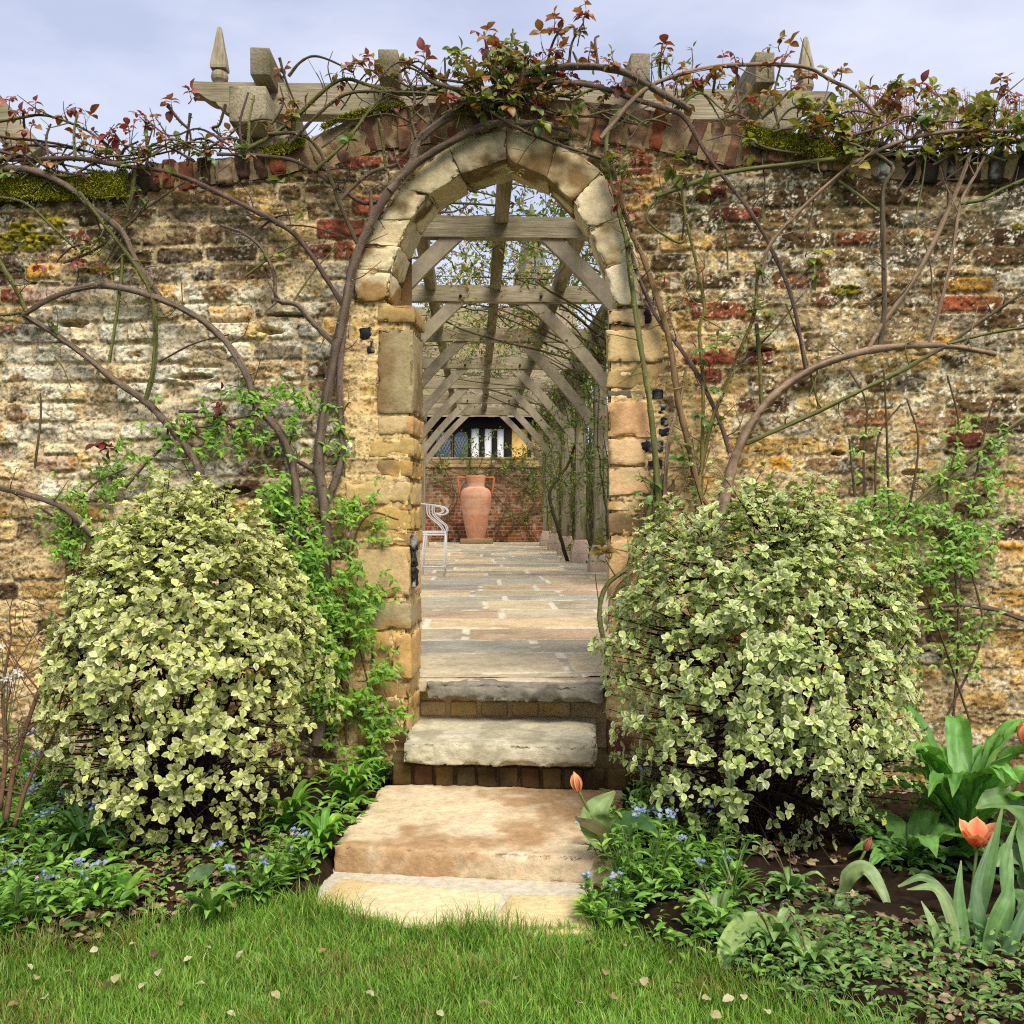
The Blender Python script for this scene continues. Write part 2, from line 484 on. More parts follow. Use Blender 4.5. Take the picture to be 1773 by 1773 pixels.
def strap(mb, pts, wid, col, nrm, fold=.15, per=6, col2=None, crinkle=0.0):
    # leaf blade along pts (k,3); widths (k,) half widths; nrm preferred face normal
    P = catmull(pts, per); m = len(P)
    wv = np.interp(np.linspace(0, 1, m), np.linspace(0, 1, len(wid)), wid)
    t = unit(np.gradient(P, axis=0))
    nn = np.broadcast_to(np.asarray(nrm, float), (m, 3))
    s = unit(np.cross(nn, t)); n2 = np.cross(t, s)
    ys = np.linspace(-1, 1, 9)
    V = P[:, None] + s[:, None] * (ys[None, :, None] * wv[:, None, None]) + n2[:, None] * ((np.abs(ys) ** 1.4)[None, :, None] * wv[:, None, None] * fold)
    und = fbm2(np.arange(m)[:, None] * .35 + rng.random() * 50, ys[None, :] * 1.2 + rng.random() * 50, 3, 2) - .5
    V = V + n2[:, None] * (und * wv[:, None] * (.35 + crinkle * 4))[..., None]
    if crinkle: V = V + n2[:, None] * (rng.normal(0, crinkle, (m, 9)) * wv[:, None] * .6)[..., None]
    col = np.asarray(col, float)
    cc = np.zeros((m, 9, 3)) + col
    vein = np.array([.92, 1.06, .90, 1.06, .86, 1.06, .90, 1.06, .92])
    if col2 is not None:
        k2 = np.array([0, 0, 0, 0, 1.0, 0, 0, 0, 0])[None, :, None]
        cc = cc * (1 - k2) + np.asarray(col2) * k2
    cc = cc * vein[None, :, None] * (1 + .5 * und[..., None] + rng.normal(0, .05, (m, 9, 1)))
    tip_ = sst(.9, 1.0, np.linspace(0, 1, m))[:, None, None] * .5
    cc = cc * (1 - tip_) + S(176, 160, 96) * tip_
    mb.grid(V, np.clip(cc, .003, .9))

# ------------------------------------------------------------------ brick bond as numbers (which brick, how far from its edge)
def bond(U, Z, seed, pitch=(.070, .086), lens=((.112, .42), (.222, .46), (.165, .12)), z0=-.4, z1=3.0, u0=-4.5, u1=4.5, mort=.006, wob=1.0):
    r = np.random.default_rng(seed)
    ed = [z0]
    while ed[-1] < z1: ed.append(ed[-1] + r.uniform(*pitch))
    ed = np.array(ed)
    zz = Z + wob * (.022 * (fbm2(U * .9, Z * .6, seed, 2) - .5) + .012 * (fbm2(U * 6, Z * 9, seed + 1, 2) - .5))
    uu = U + wob * .016 * (fbm2(U * 8, Z * 11, seed + 2, 2) - .5)
    k = np.clip(np.searchsorted(ed, zz) - 1, 0, len(ed) - 2)
    dz = np.minimum(zz - ed[k], ed[k + 1] - zz); hz = (ed[k + 1] - ed[k]) / 2
    du = np.zeros_like(U); hu = np.zeros_like(U); bid = np.zeros(U.shape, int); cu = np.zeros_like(U)
    base = 0
    L = np.array([a for a, b in lens]); Pb = np.array([b for a, b in lens])
    for i in range(len(ed) - 1):
        m = k == i
        x = [u0 - r.uniform(0, .2)]
        while x[-1] < u1: x.append(x[-1] + r.choice(L, p=Pb) * r.normal(1, .05))
        x = np.array(x)
        if m.any():
            b = np.clip(np.searchsorted(x, uu[m]) - 1, 0, len(x) - 2)
            du[m] = np.minimum(uu[m] - x[b], x[b + 1] - uu[m]); hu[m] = (x[b + 1] - x[b]) / 2
            bid[m] = base + b; cu[m] = (x[b] + x[b + 1]) / 2
        base += len(x)
    cz = (ed[k] + ed[k + 1]) / 2
    mh = mort + .004 * (fbm2(U * 7, Z * 7, seed + 4, 2) - .3)
    rr = .014
    qx = (hu - du) - (hu - mh) + rr; qz = (hz - dz) - (hz - mh) + rr
    d = np.sqrt(np.maximum(qx, 0) ** 2 + np.maximum(qz, 0) ** 2) + np.minimum(np.maximum(qx, qz), 0) - rr
    return d, bid, cu, cz, base

# ------------------------------------------------------------------ the garden wall with the pointed arch
garden_wall = thing('garden_wall', 'weathered old brick garden wall with a pointed stone arch doorway', 'wall', WO)
TOPPX = [(-400, 318), (0, 305), (110, 303), (222, 299), (232, 282), (320, 277), (420, 268), (500, 254), (545, 232), (600, 207), (660, 190), (720, 181), (800, 172), (880, 165),
         (960, 168), (1050, 176), (1130, 188), (1200, 202), (1270, 218), (1330, 229), (1400, 240), (1470, 250), (1560, 262), (1773, 263), (2300, 262)]
tu, tz = wl_([p[0] for p in TOPPX], [p[1] for p in TOPPX])
def top_z(u): return np.interp(u, tu, tz)
def cop_h(u):
    px = np.interp(u, tu, [p[0] for p in TOPPX])
    return .112 + .05 * sst(500, 580, px) * (1 - sst(1260, 1330, px))
HOLE = [(694, 1420), (707, 900), (711, 545), (664, 520), (648, 470), (663, 428), (683, 382), (712, 338), (782, 280), (877, 252), (955, 278), (1015, 325), (1048, 387), (1074, 458), (1087, 522), (1056, 545), (1056, 900), (1058, 1420)]
hu_, hz_ = wl_([p[0] for p in HOLE], [p[1] for p in HOLE])
hz_[0] = hz_[-1] = -.3
def in_poly(u, z, pu, pz):
    r = np.zeros(u.shape, bool); n = len(pu)
    for i in range(n):
        j = (i - 1) % n
        c = ((pz[i] > z) != (pz[j] > z)) & (u < (pu[j] - pu[i]) * (z - pz[i]) / (pz[j] - pz[i] + 1e-12) + pu[i])
        r ^= c
    return r

REDS = [(610, 338, 665, 372), (548, 378, 632, 412), (536, 423, 572, 447), (577, 418, 612, 447), (590, 268, 660, 292), (672, 262, 722, 290),
        (1196, 522, 1292, 552), (1168, 601, 1338, 632), (1216, 638, 1250, 664), (1462, 710, 1546, 738), (1586, 708, 1664, 738), (1640, 748, 1702, 775), (1625, 510, 1736, 540),
        (1152, 862, 1200, 886), (1205, 320, 1258, 350), (1450, 398, 1552, 422), (1068, 268, 1130, 292), (1085, 290, 1130, 300), (60, 790, 130, 815), (0, 496, 150, 524), (1235, 358, 1320, 384)]
YELL = [(360, 530, 432, 555), (318, 605, 386, 632), (1570, 380, 1640, 410), (45, 455, 150, 482), (1640, 940, 1773, 975), (1620, 580, 1660, 600), (1330, 790, 1372, 818), (1160, 822, 1250, 860), (1630, 480, 1720, 505)]
PALE = [(740 - 700, 378, 130, 405), (1560, 362, 1668, 392), (1640, 340, 1760, 362), (270, 560, 330, 625)]
def wall_field(u0, u1, z0, z1, st):
    us = np.arange(u0, u1, st); zs = np.arange(z0, z1, st)
    U, Z = np.meshgrid(us, zs, indexing='ij')
    d, bid, cu, cz, nb = bond(U, Z, 11)
    px, py = wall_px(U, Z)
    cpx, cpy = wall_px(cu, cz)
    r = np.random.default_rng(5)
    r1, r2, r3, r4 = (r.random(nb + 5) for _ in range(4))
    # where in the wall which kind of brick was used
    def soft(x, a, b, s=50): return sst(a - s, a + s, x) * (1 - sst(b - s, b + s, x))
    jamb = np.maximum(soft(cpx, 585, 725, 18) * sst(440, 560, cpy), soft(cpx, 1040, 1240, 30) * sst(520, 600, cpy))
    lowl = soft(cpx, -500, 230, 60) * sst(640, 760, cpy)
    lowr = soft(cpx, 1200, 2400, 60) * sst(660, 800, cpy)
    midl = soft(cpx, 60, 600, 40) * sst(480, 540, cpy)
    dark_l = soft(cpx, -500, 225, 25) * (1 - sst(430, 540, cpy))
    up = 1 - sst(340, 560, cpy)
    q = r1[bid]
    cat = np.zeros(U.shape + (3,))
    YEL = S(206, 174, 114); YEL2 = S(220, 194, 142); TAN = S(184, 160, 120); BRN = S(140, 114, 82); BRN2 = S(116, 94, 70); DRK = S(88, 72, 54); RED = S(150, 88, 66); PUR = S(128, 92, 70); GRY = S(142, 132, 116)
    def setc(m, c): cat[m] = c
    w_y = np.clip(.26 + .58 * jamb + .45 * lowl + .40 * lowr - .1 * up - .25 * dark_l, 0.02, .95)
    w_d = np.clip(.05 + .66 * dark_l + .10 * up - .1 * jamb, 0.02, .9)
    w_r = np.where(jamb > .4, .03, .06)
    sel = q
    setc(sel >= 0, BRN)
    m_y = sel < w_y; m_d = (sel >= w_y) & (sel < w_y + w_d); m_r = (sel >= w_y + w_d) & (sel < w_y + w_d + w_r)
    rest = ~(m_y | m_d | m_r)
    setc(rest & (r2[bid] < .33), BRN); setc(rest & (r2[bid] >= .33) & (r2[bid] < .6), BRN2); setc(rest & (r2[bid] >= .6) & (r2[bid] < .86), TAN); setc(rest & (r2[bid] >= .86), GRY)
    setc(m_y & (r2[bid] < .5), YEL); setc(m_y & (r2[bid] >= .5) & (r2[bid] < .75), YEL2); setc(m_y & (r2[bid] >= .75), TAN)
    setc(m_d, DRK); setc(m_r & (r2[bid] < .35), PUR); setc(m_r & (r2[bid] >= .35), BRN2)
    off = (r3[bid] - .55) * .011 - (r4[bid] < .09) * .016 * (1 - jamb)
    off = np.where((cpx < 620) & (cpy > 500), off * 1.3, off)
    lich_own = r4[bid]
    nearh = np.maximum(soft(px, 610, 730, 15) * sst(500, 540, py), soft(px, 1040, 1165, 15) * sst(520, 560, py))
    # single bricks the eye picks out
    ww = .004 * (fbm2(U * 30, Z * 30, 3, 3) - .5)
    for lst, cols in ((REDS, (S(160, 92, 68), S(148, 84, 68), S(134, 80, 68))), (YELL, (S(212, 164, 78), S(196, 152, 70))), (PALE, (S(196, 186, 172), S(206, 200, 190)))):
        for n, (x0, y0, x1, y1) in enumerate(lst):
            a = wl_([x0, x1], [y1, y0]); uc = a[0].mean(); zc = a[1].mean(); hu = abs(a[0][1] - a[0][0]) / 2; hz = abs(a[1][1] - a[1][0]) / 2
            qx = np.abs(U - uc) - hu + .012; qz = np.abs(Z - zc) - hz + .012
            dd = np.sqrt(np.maximum(qx, 0) ** 2 + np.maximum(qz, 0) ** 2) + np.minimum(np.maximum(qx, qz), 0) - .012 + ww
            near = dd < .011
            inside = dd < .0
            d = np.where(near, np.maximum(dd, np.where(dd < 0, -1, dd)), d)
            d = np.where(near & ~inside, dd, d)
            cat[near] = cols[n % len(cols)]; off = np.where(near, .003, off); lich_own = np.where(near, .05, lich_own)
    ragged = .009 * (fbm2(U * 22, Z * 26, 21, 3) - .5) + .008 * (fbm2(U * 70, Z * 70, 22, 2) - .5)
    d = d + ragged
    # smeared mortar over part of the bricks (jambs and lower courses most)
    smear = sst(.55, .66, fbm2(U * 6, Z * 9, 31, 5) - .05 * midl + .11 * jamb + .06 * lowl + .05 * lowr - .02 * up - .03)
    m = sst(.0025, -.0035, d) * (1 - .72 * smear)
    n1 = fbm2(U * 28, Z * 34, 41, 4); n2 = fbm2(U * 90, Z * 90, 42, 3); n3 = fbm2(U * 9, Z * 13, 43, 4); n4 = fbm2(U * 3, Z * 3, 44, 4); n5 = fbm2(U * 55, Z * 70, 45, 3)
    pit = sst(.60, .70, fbm2(U * 16, Z * 24, 51, 3)) * (1 - .6 * jamb)
    n6 = vn2(U * 190, Z * 190, 48); n7 = fbm2(U * 44, Z * 60, 49, 3)
    hb = off + .016 * (n1 - .5) + .010 * (n2 - .5) + .010 * (n7 - .5) - .008 * pit - .003 * sst(-.012, 0, d)
    hm = -.0105 + .011 * (n1 - .5) + .009 * (n2 - .5) + .008 * (n7 - .5) + .010 * smear + .006 * jamb + .012 * (n3 - .5)
    crack = sst(.011, .002, np.abs(fbm2(U * 7, Z * 16, 61, 3) - .5)) * sst(.45, .6, n3) * (1 - .7 * jamb)
    hb = hb * .8; hm = hm * .8 * (1 - .7 * nearh) + .004 * nearh - .004 * midl
    hgt = hm * (1 - m) + hb * m - .010 * crack
    hole = np.zeros_like(U)
    for x, y, rx, ry in ((1580, 818, 16, 5), (1450, 785, 9, 4), (400, 850, 26, 7), (468, 573, 22, 5), (330, 652, 30, 5), (495, 545, 30, 3), (120, 560, 24, 6), (1320, 605, 20, 4)):
        hole = np.maximum(hole, sst(1.3, .7, np.sqrt(((px - x) / rx) ** 2 + ((py - y) / ry) ** 2) + .8 * (n1 - .5)))
    hgt = hgt - .045 * hole
    # colours
    MORT = np.where((jamb > .3)[..., None], S(232, 208, 160), S(204, 186, 150))
    MORT = MORT * (1 - .25 * (up * (cpx > 1100))[..., None])
    mcol = MORT * (1 + .5 * (n1 - .5) + .5 * (n2 - .5) + .3 * (n6 - .5) + .3 * (n7 - .5))[..., None]
    vary = (1 + .7 * (n1 - .5) + .8 * (n5 - .5) + .4 * (n6 - .5) + .5 * (n2 - .5))[..., None]
    bcol = cat * vary * (.86 + .3 * r3[bid])[..., None]
    ochre = sst(.55, .66, fbm2(U * 20, Z * 26, 47, 3))[..., None] * m_y[..., None] * .5
    bcol = bcol * (1 - ochre) + S(186, 144, 74) * ochre
    col = mcol * (1 - m[..., None]) + bcol * m[..., None]
    # brown-black weather crust, thickest under the coping
    tzz = top_z(U)
    under = sst(.75, .08, tzz - Z)
    soot = sst(.52, .66, fbm2(U * 9, Z * 14, 71, 5) + .12 * under + .05 * (px > 1180) * (py < 700) - .14 * jamb - .05 * lowl)
    soot = soot * (.30 + .32 * under + .10 * (px > 1180)) * (1 - .6 * jamb) * (.55 + .9 * n5)
    col = col * (1 - soot[..., None]) + S(70, 56, 42) * soot[..., None]
    # lichens: grey-white sheets at the left, freckles at the right
    wl1 = .9 * soft(px, 60, 650, 110) * soft(py, 500, 850, 70) + .5 * soft(px, -40, 330, 120) * soft(py, 470, 920, 80)
    wl2 = .46 * soft(px, 1180, 2200, 60) * soft(py, 310, 700, 60) + .25 * soft(px, 1180, 2200, 60) * sst(640, 700, py)
    wl0 = .18 + .3 * dark_l
    sheet = sst(.47, .55, fbm2(U * 7, Z * 9, 81, 5) * .72 + .28 * fbm2(U * 60, Z * 60, 82, 3) + .14 * (wl1 - .55) + .05 * (m - .5)) * np.clip(wl1 * 1.5, 0, 1)
    freck = sst(.60, .66, fbm2(U * 30, Z * 30, 83, 3) * .42 + .58 * fbm2(U * 130, Z * 130, 84, 2) + .07 * (lich_own - .5) + .10 * (wl2 + wl0 - .5) + .13 * (fbm2(U * 5, Z * 8, 85, 3) - .5))
    freck = freck * np.clip(.25 + wl2 * 1.4 + wl0, 0, 1)
    lc = S(226, 226, 214, .86) * (1 + .5 * (n2 - .5) + .35 * (n1 - .5))[..., None]
    bl = np.where(lich_own > .78, 1.0, .0) * (wl2 + wl0 > .3) * sst(.42, .56, fbm2(U * 26, Z * 40, 87, 3) + .12 * m - .06) * m
    li = np.clip(np.maximum(np.maximum(sheet * (.30 + .70 * m) * (.40 + .66 * lich_own) * (.92 + .8 * (n5 - .45)), freck * .85), bl * .5) * (1 - jamb * .8), 0, .95)
    li = li * (1 - .75 * hole) * (1 - .5 * pit)
    col = col * (1 - li[..., None]) + lc * li[..., None]
    # black specks and dark joints
    sp = np.maximum(sst(.63, .72, fbm2(U * 120, Z * 120, 91, 2)) * .65, sst(.60, .70, n7 * .6 + n2 * .4) * .55)
    col = col * (1 - sp[..., None]) + S(52, 44, 36) * sp[..., None]
    # moss on ledges
    MO = [(60, 385, 150, 36, .5), (90, 322, 190, 30, .9), (50, 420, 95, 26, .8), (170, 330, 60, 60, .5), (1460, 502, 38, 14, .8), (1415, 455, 22, 12, .6), (1385, 255, 70, 26, .9), (60, 360, 140, 60, .35), (200, 385, 30, 50, .5), (1765, 392, 26, 8, .8), (170, 468, 60, 8, .7)]
    mo = np.zeros_like(U)
    for x, y, rx, ry, a in MO:
        mo = np.maximum(mo, a * np.exp(-(((px - x) / rx) ** 2 + ((py - y) / ry) ** 2)))
    mo = sst(.40, .58, mo + .55 * (fbm2(U * 13, Z * 16, 95, 4) - .5))
    mo = mo * (1 - .9 * sst(.55, .62, freck))
    mc = S(92, 88, 26) * (1 - sst(.4, .7, n5)[..., None]) + S(150, 142, 40) * sst(.4, .7, n5)[..., None]
    mc = mc * (.5 + 1.0 * n2)[..., None]
    col = col * (1 - mo[..., None]) + mc * mo[..., None]
    hgt = hgt + mo * (.008 + .022 * (n5 - .4) + .014 * (n2 - .5))
    # damp, earthy foot of the wall
    foot = sst(.36, .0, Z + .25 * (n4 - .5)) * .45
    col = col * (1 - foot[..., None]) + S(84, 66, 46) * foot[..., None]
    # small scattered specks of pale lime
    keep = (Z < tzz - cop_h(U) + .012) & ~in_poly(U, Z, hu_, hz_)
    col = col * np.array([1.26, 1.17, 1.00])
    return U, Z, hgt, np.clip(col, .004, .85), keep
def field_mesh(mb, fr, U, Z, hgt, col, keep):
    P = fr(U, -hgt, Z)
    a, b = U.shape
    i, j = np.meshgrid(np.arange(a - 1), np.arange(b - 1), indexing='ij')
    k = keep[:-1, :-1] & keep[1:, :-1] & keep[:-1, 1:] & keep[1:, 1:]
    v = i * b + j
    q = np.stack([v, v + b, v + b + 1, v + 1], -1)[k]
    used = np.zeros(a * b, bool); used[q.ravel()] = True
    mp = np.cumsum(used) - 1
    mb.add(P.reshape(-1, 3)[used], col.reshape(-1, 3)[used], mp[q])
mb = MB()
field_mesh(mb, W, *wall_field(-3.4, 3.2, -.12, 2.72, .0042))
# core of the wall behind the facing: a column of slabs each side of the opening
def core(mb, poly, w0, w1, col):
    n = len(poly)
    V = [W(p[0], w0, p[1]) for p in poly] + [W(p[0], w1, p[1]) for p in poly]
    q = [(i, (i + 1) % n, n + (i + 1) % n, n + i) for i in range(n)]
    mb.add(V, col, q)
cu_ = list(zip(hu_, hz_))
ci = list(np.linspace(-3.6, 3.6, 90))
outer = [(u, float(top_z(u) - cop_h(u))) for u in ci]
for i in range(len(cu_) - 1):                        # reveal faces of the opening, finely cut
    (a, b), (c, e) = cu_[i], cu_[i + 1]
    k = max(2, int(math.hypot(c - a, e - b) / .02)); t = np.linspace(0, 1, k)[:, None]
    w = np.linspace(.0, .235, 12)[None, :]
    uu = a + (c - a) * t; zz = b + (e - b) * t
    n_ = fbm3(np.stack(np.broadcast_arrays(uu * 30, w * 30, zz * 30), -1), 3, 3)
    P = W(uu + 0 * w + .012 * (n_ - .5), w, zz + 0 * w)
    mb.grid(P, S(206, 172, 118) * (.7 + .6 * n_[..., None]))
for s in (0, 1):                                     # back face and ends
    V = []; t = np.linspace(0, 1, 60)
    us = (-3.6, hu_[0]) if s == 0 else (hu_[-1], 3.6)
    uu, zz = np.meshgrid(np.linspace(*us, 50), np.linspace(-.3, 1, 40), indexing='ij')
    zz = -.3 + (zz + .3) / 1.3 * (top_z(uu) - cop_h(uu) + .3)
    mb.grid(W(uu, .235, zz), S(150, 122, 84) * np.ones(uu.shape + (1,)))
    uo = (-3.6, -3.4) if s == 0 else (3.2, 3.6)
    uu, zz = np.meshgrid(np.linspace(*uo, 20), np.linspace(0, 1, 30), indexing='ij')
    zz = -.3 + zz * (top_z(uu) - cop_h(uu) + .3)
    mb.grid(W(uu, .0, zz), S(150, 122, 84) * (.7 + .6 * fbm2(uu * 20, zz * 30, 4)[..., None]))
uu, zz = np.meshgrid(np.linspace(hu_[1] - .05, hu_[-2] + .05, 40), np.linspace(0, 1, 14), indexing='ij')   # back above the arch
ai = np.argsort(hu_[3:15]); az = np.interp(uu, hu_[3:15][ai], hz_[3:15][ai])
zz2 = az + zz * (top_z(uu) - cop_h(uu) - az)
mb.grid(W(uu, .234, zz2), S(150, 122, 84) * np.ones(uu.shape + (1,)))
mb.build('brickwork', M_brick, garden_wall)

# brick-on-edge coping, one mesh following the sweep over the arch
mb = MB()
u = -2.9; i = 0
sp_u = np.linspace(-3, 3, 2400); sp_z = top_z(sp_u); arc = np.concatenate([[0], np.cumsum(np.hypot(np.diff(sp_u), np.diff(sp_z)))])
a = .0
while a < arc[-1] - .1:
    wd = rng.uniform(.052, .082)
    u0 = np.interp(a, arc, sp_u); u1 = np.interp(a + wd, arc, sp_u)
    hgt = float(cop_h((u0 + u1) / 2)) * rng.uniform(.92, 1.10)
    z0, z1 = float(top_z(u0)), float(top_z(u1))
    du, dz = u1 - u0, z1 - z0; L_ = math.hypot(du, dz); nx, nz = dz / L_, -du / L_
    px = float(np.interp(u0, tu, [p[0] for p in TOPPX]))
    up_ = rng.uniform(-.010, .006)
    q = [(u0 + nx * hgt * .98 + .004, z0 + nz * hgt), (u1 + nx * hgt * .98 - .002, z1 + nz * hgt), (u1, z1 + up_), (u0, z0 + up_)]
    if px > 1490: c = pick([S(66, 56, 52), S(58, 50, 46), S(84, 68, 56)], 1)[0]; c2 = S(196, 198, 188) if rng.random() < .55 else None
    elif px < 228: c = pick([S(74, 64, 56), S(84, 72, 58)], 1)[0]; c2 = S(178, 180, 162) if rng.random() < .35 else None
    elif px < 480: c = pick([S(134, 84, 62), S(112, 80, 64), S(150, 86, 62), S(98, 74, 60)], 1)[0]; c2 = S(176, 152, 122) if rng.random() < .4 else None
    else: c = pick([S(150, 112, 90), S(138, 96, 76), S(164, 92, 66), S(122, 86, 70), S(158, 124, 98), S(150, 110, 84)], 1)[0]; c2 = S(178, 154, 118) if rng.random() < .65 else S(106, 82, 66)
    f = rng.uniform(-.008, .006)
    hexblock(mb, quadcor(W, q, -.008 + f, .24), c, .006, .007, 30, .009, i, mott=.55, col2=c2, chip=.016)
    a += wd + rng.uniform(.008, .014); i += 1
# mortar bed showing between the coping bricks
us = np.linspace(-3, 3, 600); ww = np.linspace(-.001, .235, 6)
k = np.stack([us, us], 1)
zt = top_z(us) - .008; zb = top_z(us) - cop_h(us) + .006
prof = [(.0, zb), (-.003, (zb + zt) / 2), (.0, zt), (.12, zt + .003), (.232, zt)]
P = np.stack([W(us, w_, z_) for w_, z_ in prof], 1)
mb.grid(P, S(164, 140, 104) * (.6 + .8 * fbm2(us[:, None] * 40 + 0 * zb[:, None], np.arange(5)[None] * 3.1, 9)[..., None]))
mb.build('coping', M_brick, garden_wall)

# dressed stones of the arch
def wq(q, w=0.0):
    u, z = wl_([p[0] for p in q], [p[1] for p in q], w)
    return list(zip(u, z))
VL = [((674, 522), (614, 524)), ((679, 474), (618, 470)), ((693, 430), (632, 424)), ((713, 381), (655, 383)), ((745, 338), (697, 328)), ((800, 304), (772, 250)), ((878, 279), (876, 220))]
VR = [((878, 279), (876, 220)), ((947, 309), (968, 246)), ((991, 351), (1042, 298)), ((1018, 399), (1082, 372)), ((1047, 467), (1104, 448)), ((1062, 528), (1114, 530))]
cols = [S(222, 202, 162, .88), S(232, 212, 170, .88), S(220, 198, 156, .86), S(228, 208, 168, .86), S(206, 188, 150, .82), S(190, 174, 138, .8)]
colr = [S(208, 190, 152, .82), S(234, 214, 172, .88), S(226, 206, 166, .88), S(236, 218, 180, .88), S(238, 220, 184, .88)]
mb = MB()
for i in range(len(VL) - 1):
    (a, b), (c, e) = VL[i], VL[i + 1]
    q = wq([b, a, c, e]); q = [(x[0] + (cx := .004) * 0, x[1]) for x in q]
    hexblock(mb, quadcor(W, q, -.014 - .006 * rng.random(), .232), cols[i], .003, .007, 15, .009, 40 + i, mott=.22, chip=.012, col2=S(120, 98, 66) if i > 2 else S(178, 142, 92), wave=1.0)
for i in range(len(VR) - 1):
    (a, b), (c, e) = VR[i], VR[i + 1]
    q = wq([a, c, e, b]); q = [q[0], q[1], q[2], q[3]]
    hexblock(mb, quadcor(W, q, -.014 - .006 * rng.random(), .232), colr[i], .004, .005, 12, .009, 50 + i, mott=.16, chip=.010, col2=S(150, 120, 80) if i < 2 else S(196, 166, 116), wave=.6)
mb.build('arch_surround', M_stone, garden_wall)

mb = MB()                                            # lime mortar between the stones
def inset(q, k=.05):
    c = np.mean(q, 0); return [tuple(np.array(p) + (c - np.array(p)) * k) for p in q]
for V2, flip in ((VL, 0), (VR, 1)):
    for i in range(len(V2) - 1):
        (a, b), (c, e) = V2[i], V2[i + 1]
        m_ = lambda p, o: (p[0] + (o[0] - p[0]) * .12, p[1] + (o[1] - p[1]) * .12)
        q = [b, m_(a, b), m_(c, e), e] if not flip else [m_(a, b), m_(c, e), e, b]
        hexblock(mb, quadcor(W, wq(q), -.006, .226), S(214, 184, 134), .002, .006, 24, .012, 140 + i, mott=.35, col2=S(170, 138, 94))
for x0, x1 in ((604, 709), (1058, 1150)):
    hexblock(mb, quadcor(W, wq([(x0, 1380), (x1, 1380), (x1, 534), (x0, 534)]), .0015, .228), S(214, 184, 132), .002, .008, 22, .014, 150 + x0, mott=.4, col2=S(176, 144, 98), nmax=150)
mb.build('jointing', M_brick, garden_wall)

# jamb stones: front rectangles in the photo, all a wall's depth deep
JL = [((655, 530), (716, 560), S(176, 148, 96), 1), ((654, 571), (716, 716), S(168, 150, 112), 1), ((655, 722), (714, 752), S(206, 158, 102), 0), ((642, 760), (716, 792), S(198, 168, 106), 0), ((654, 798), (716, 828), S(208, 164, 92), 0),
      ((600, 834), (714, 872), S(206, 176, 116), 0), ((612, 876), (712, 916), S(198, 166, 98), 0), ((640, 920), (713, 944), S(206, 164, 92), 0), ((617, 950), (713, 1034), S(212, 178, 124), 1), ((630, 1040), (712, 1088), S(178, 160, 124), 1),
      ((640, 1094), (676, 1170), S(206, 166, 106), 1), ((680, 1094), (712, 1172), S(208, 168, 108), 1), ((640, 1178), (711, 1206), S(176, 148, 98), 0), ((628, 1210), (710, 1236), S(196, 162, 96), 0), ((640, 1240), (708, 1262), S(170, 138, 84), 0), ((620, 1266), (704, 1310), S(104, 74, 54), 0), ((560, 1314), (704, 1372), S(86, 70, 52), 0)]
JR = [((1052, 535), (1116, 568), S(186, 160, 122), 1), ((1050, 573), (1147, 631), S(216, 186, 132), 1), ((1050, 636), (1140, 672), S(196, 168, 112), 0), ((1052, 677), (1117, 690), S(112, 102, 88), 0), ((1051, 698), (1129, 756), S(220, 172, 124), 1), ((1052, 761), (1120, 806), S(220, 184, 136), 1),
      ((1052, 810), (1130, 857), S(216, 176, 130), 1), ((1052, 862), (1140, 884), S(222, 194, 146), 0), ((1052, 888), (1120, 930), S(176, 148, 98), 0), ((1054, 936), (1158, 1040), S(216, 178, 126), 1), ((1054, 1046), (1150, 1110), S(200, 166, 110), 0), ((1054, 1116), (1140, 1180), S(196, 160, 104), 0), ((1053, 1186), (1140, 1250), S(150, 122, 86), 0), ((1050, 1256), (1150, 1310), S(112, 74, 54), 0), ((1048, 1316), (1150, 1372), S(92, 72, 52), 0)]
mb = MB()
for n, (p0, p1, c, big) in enumerate(JL + JR):
    c = c * 1.16
    q = wq([(p0[0], p1[1]), (p1[0], p1[1]), (p1[0], p0[1]), (p0[0], p0[1])])
    j = lambda: (rng.normal(0, .004), rng.normal(0, .004))
    q = [(a + j()[0], b + j()[1]) for a, b in q]
    hexblock(mb, quadcor(W, q, -.006 - .008 * big, .232), c, .004, .005 if big else .008, 13, .009, 70 + n, mott=.22, chip=.010, col2=[S(186, 150, 96), S(150, 124, 84), S(222, 192, 140)][n % 3], wave=.8)
mb.build('jamb_stone', M_stone, garden_wall)
mb = MB()
for x, y, rx, rz in ((1140, 683, 13, 11), (1148, 706, 10, 12), (1150, 731, 10, 9), (1150, 749, 11, 8), (1119, 773, 34, 13), (1134, 805, 18, 12), (633, 577, 13, 14), (643, 600, 7, 12), (1080, 558, 20, 10), (1120, 546, 7, 13),
                     (716, 940, 5, 14), (717, 965, 4, 16), (717, 1000, 4, 18)):
    u_, z_ = wl_(x, y); a = rx / 449; b = rz / 449
    hexblock(mb, boxcor(W, u_ - a, u_ + a, -.011, .05, z_ - b, z_ + b), S(46, 46, 52), .55 * min(a, b), .007, 40, .005, int(x + y), mott=.4, col2=S(176, 174, 166), wave=.6, chip=.012)
mb.build('flint', M_slab, garden_wall)

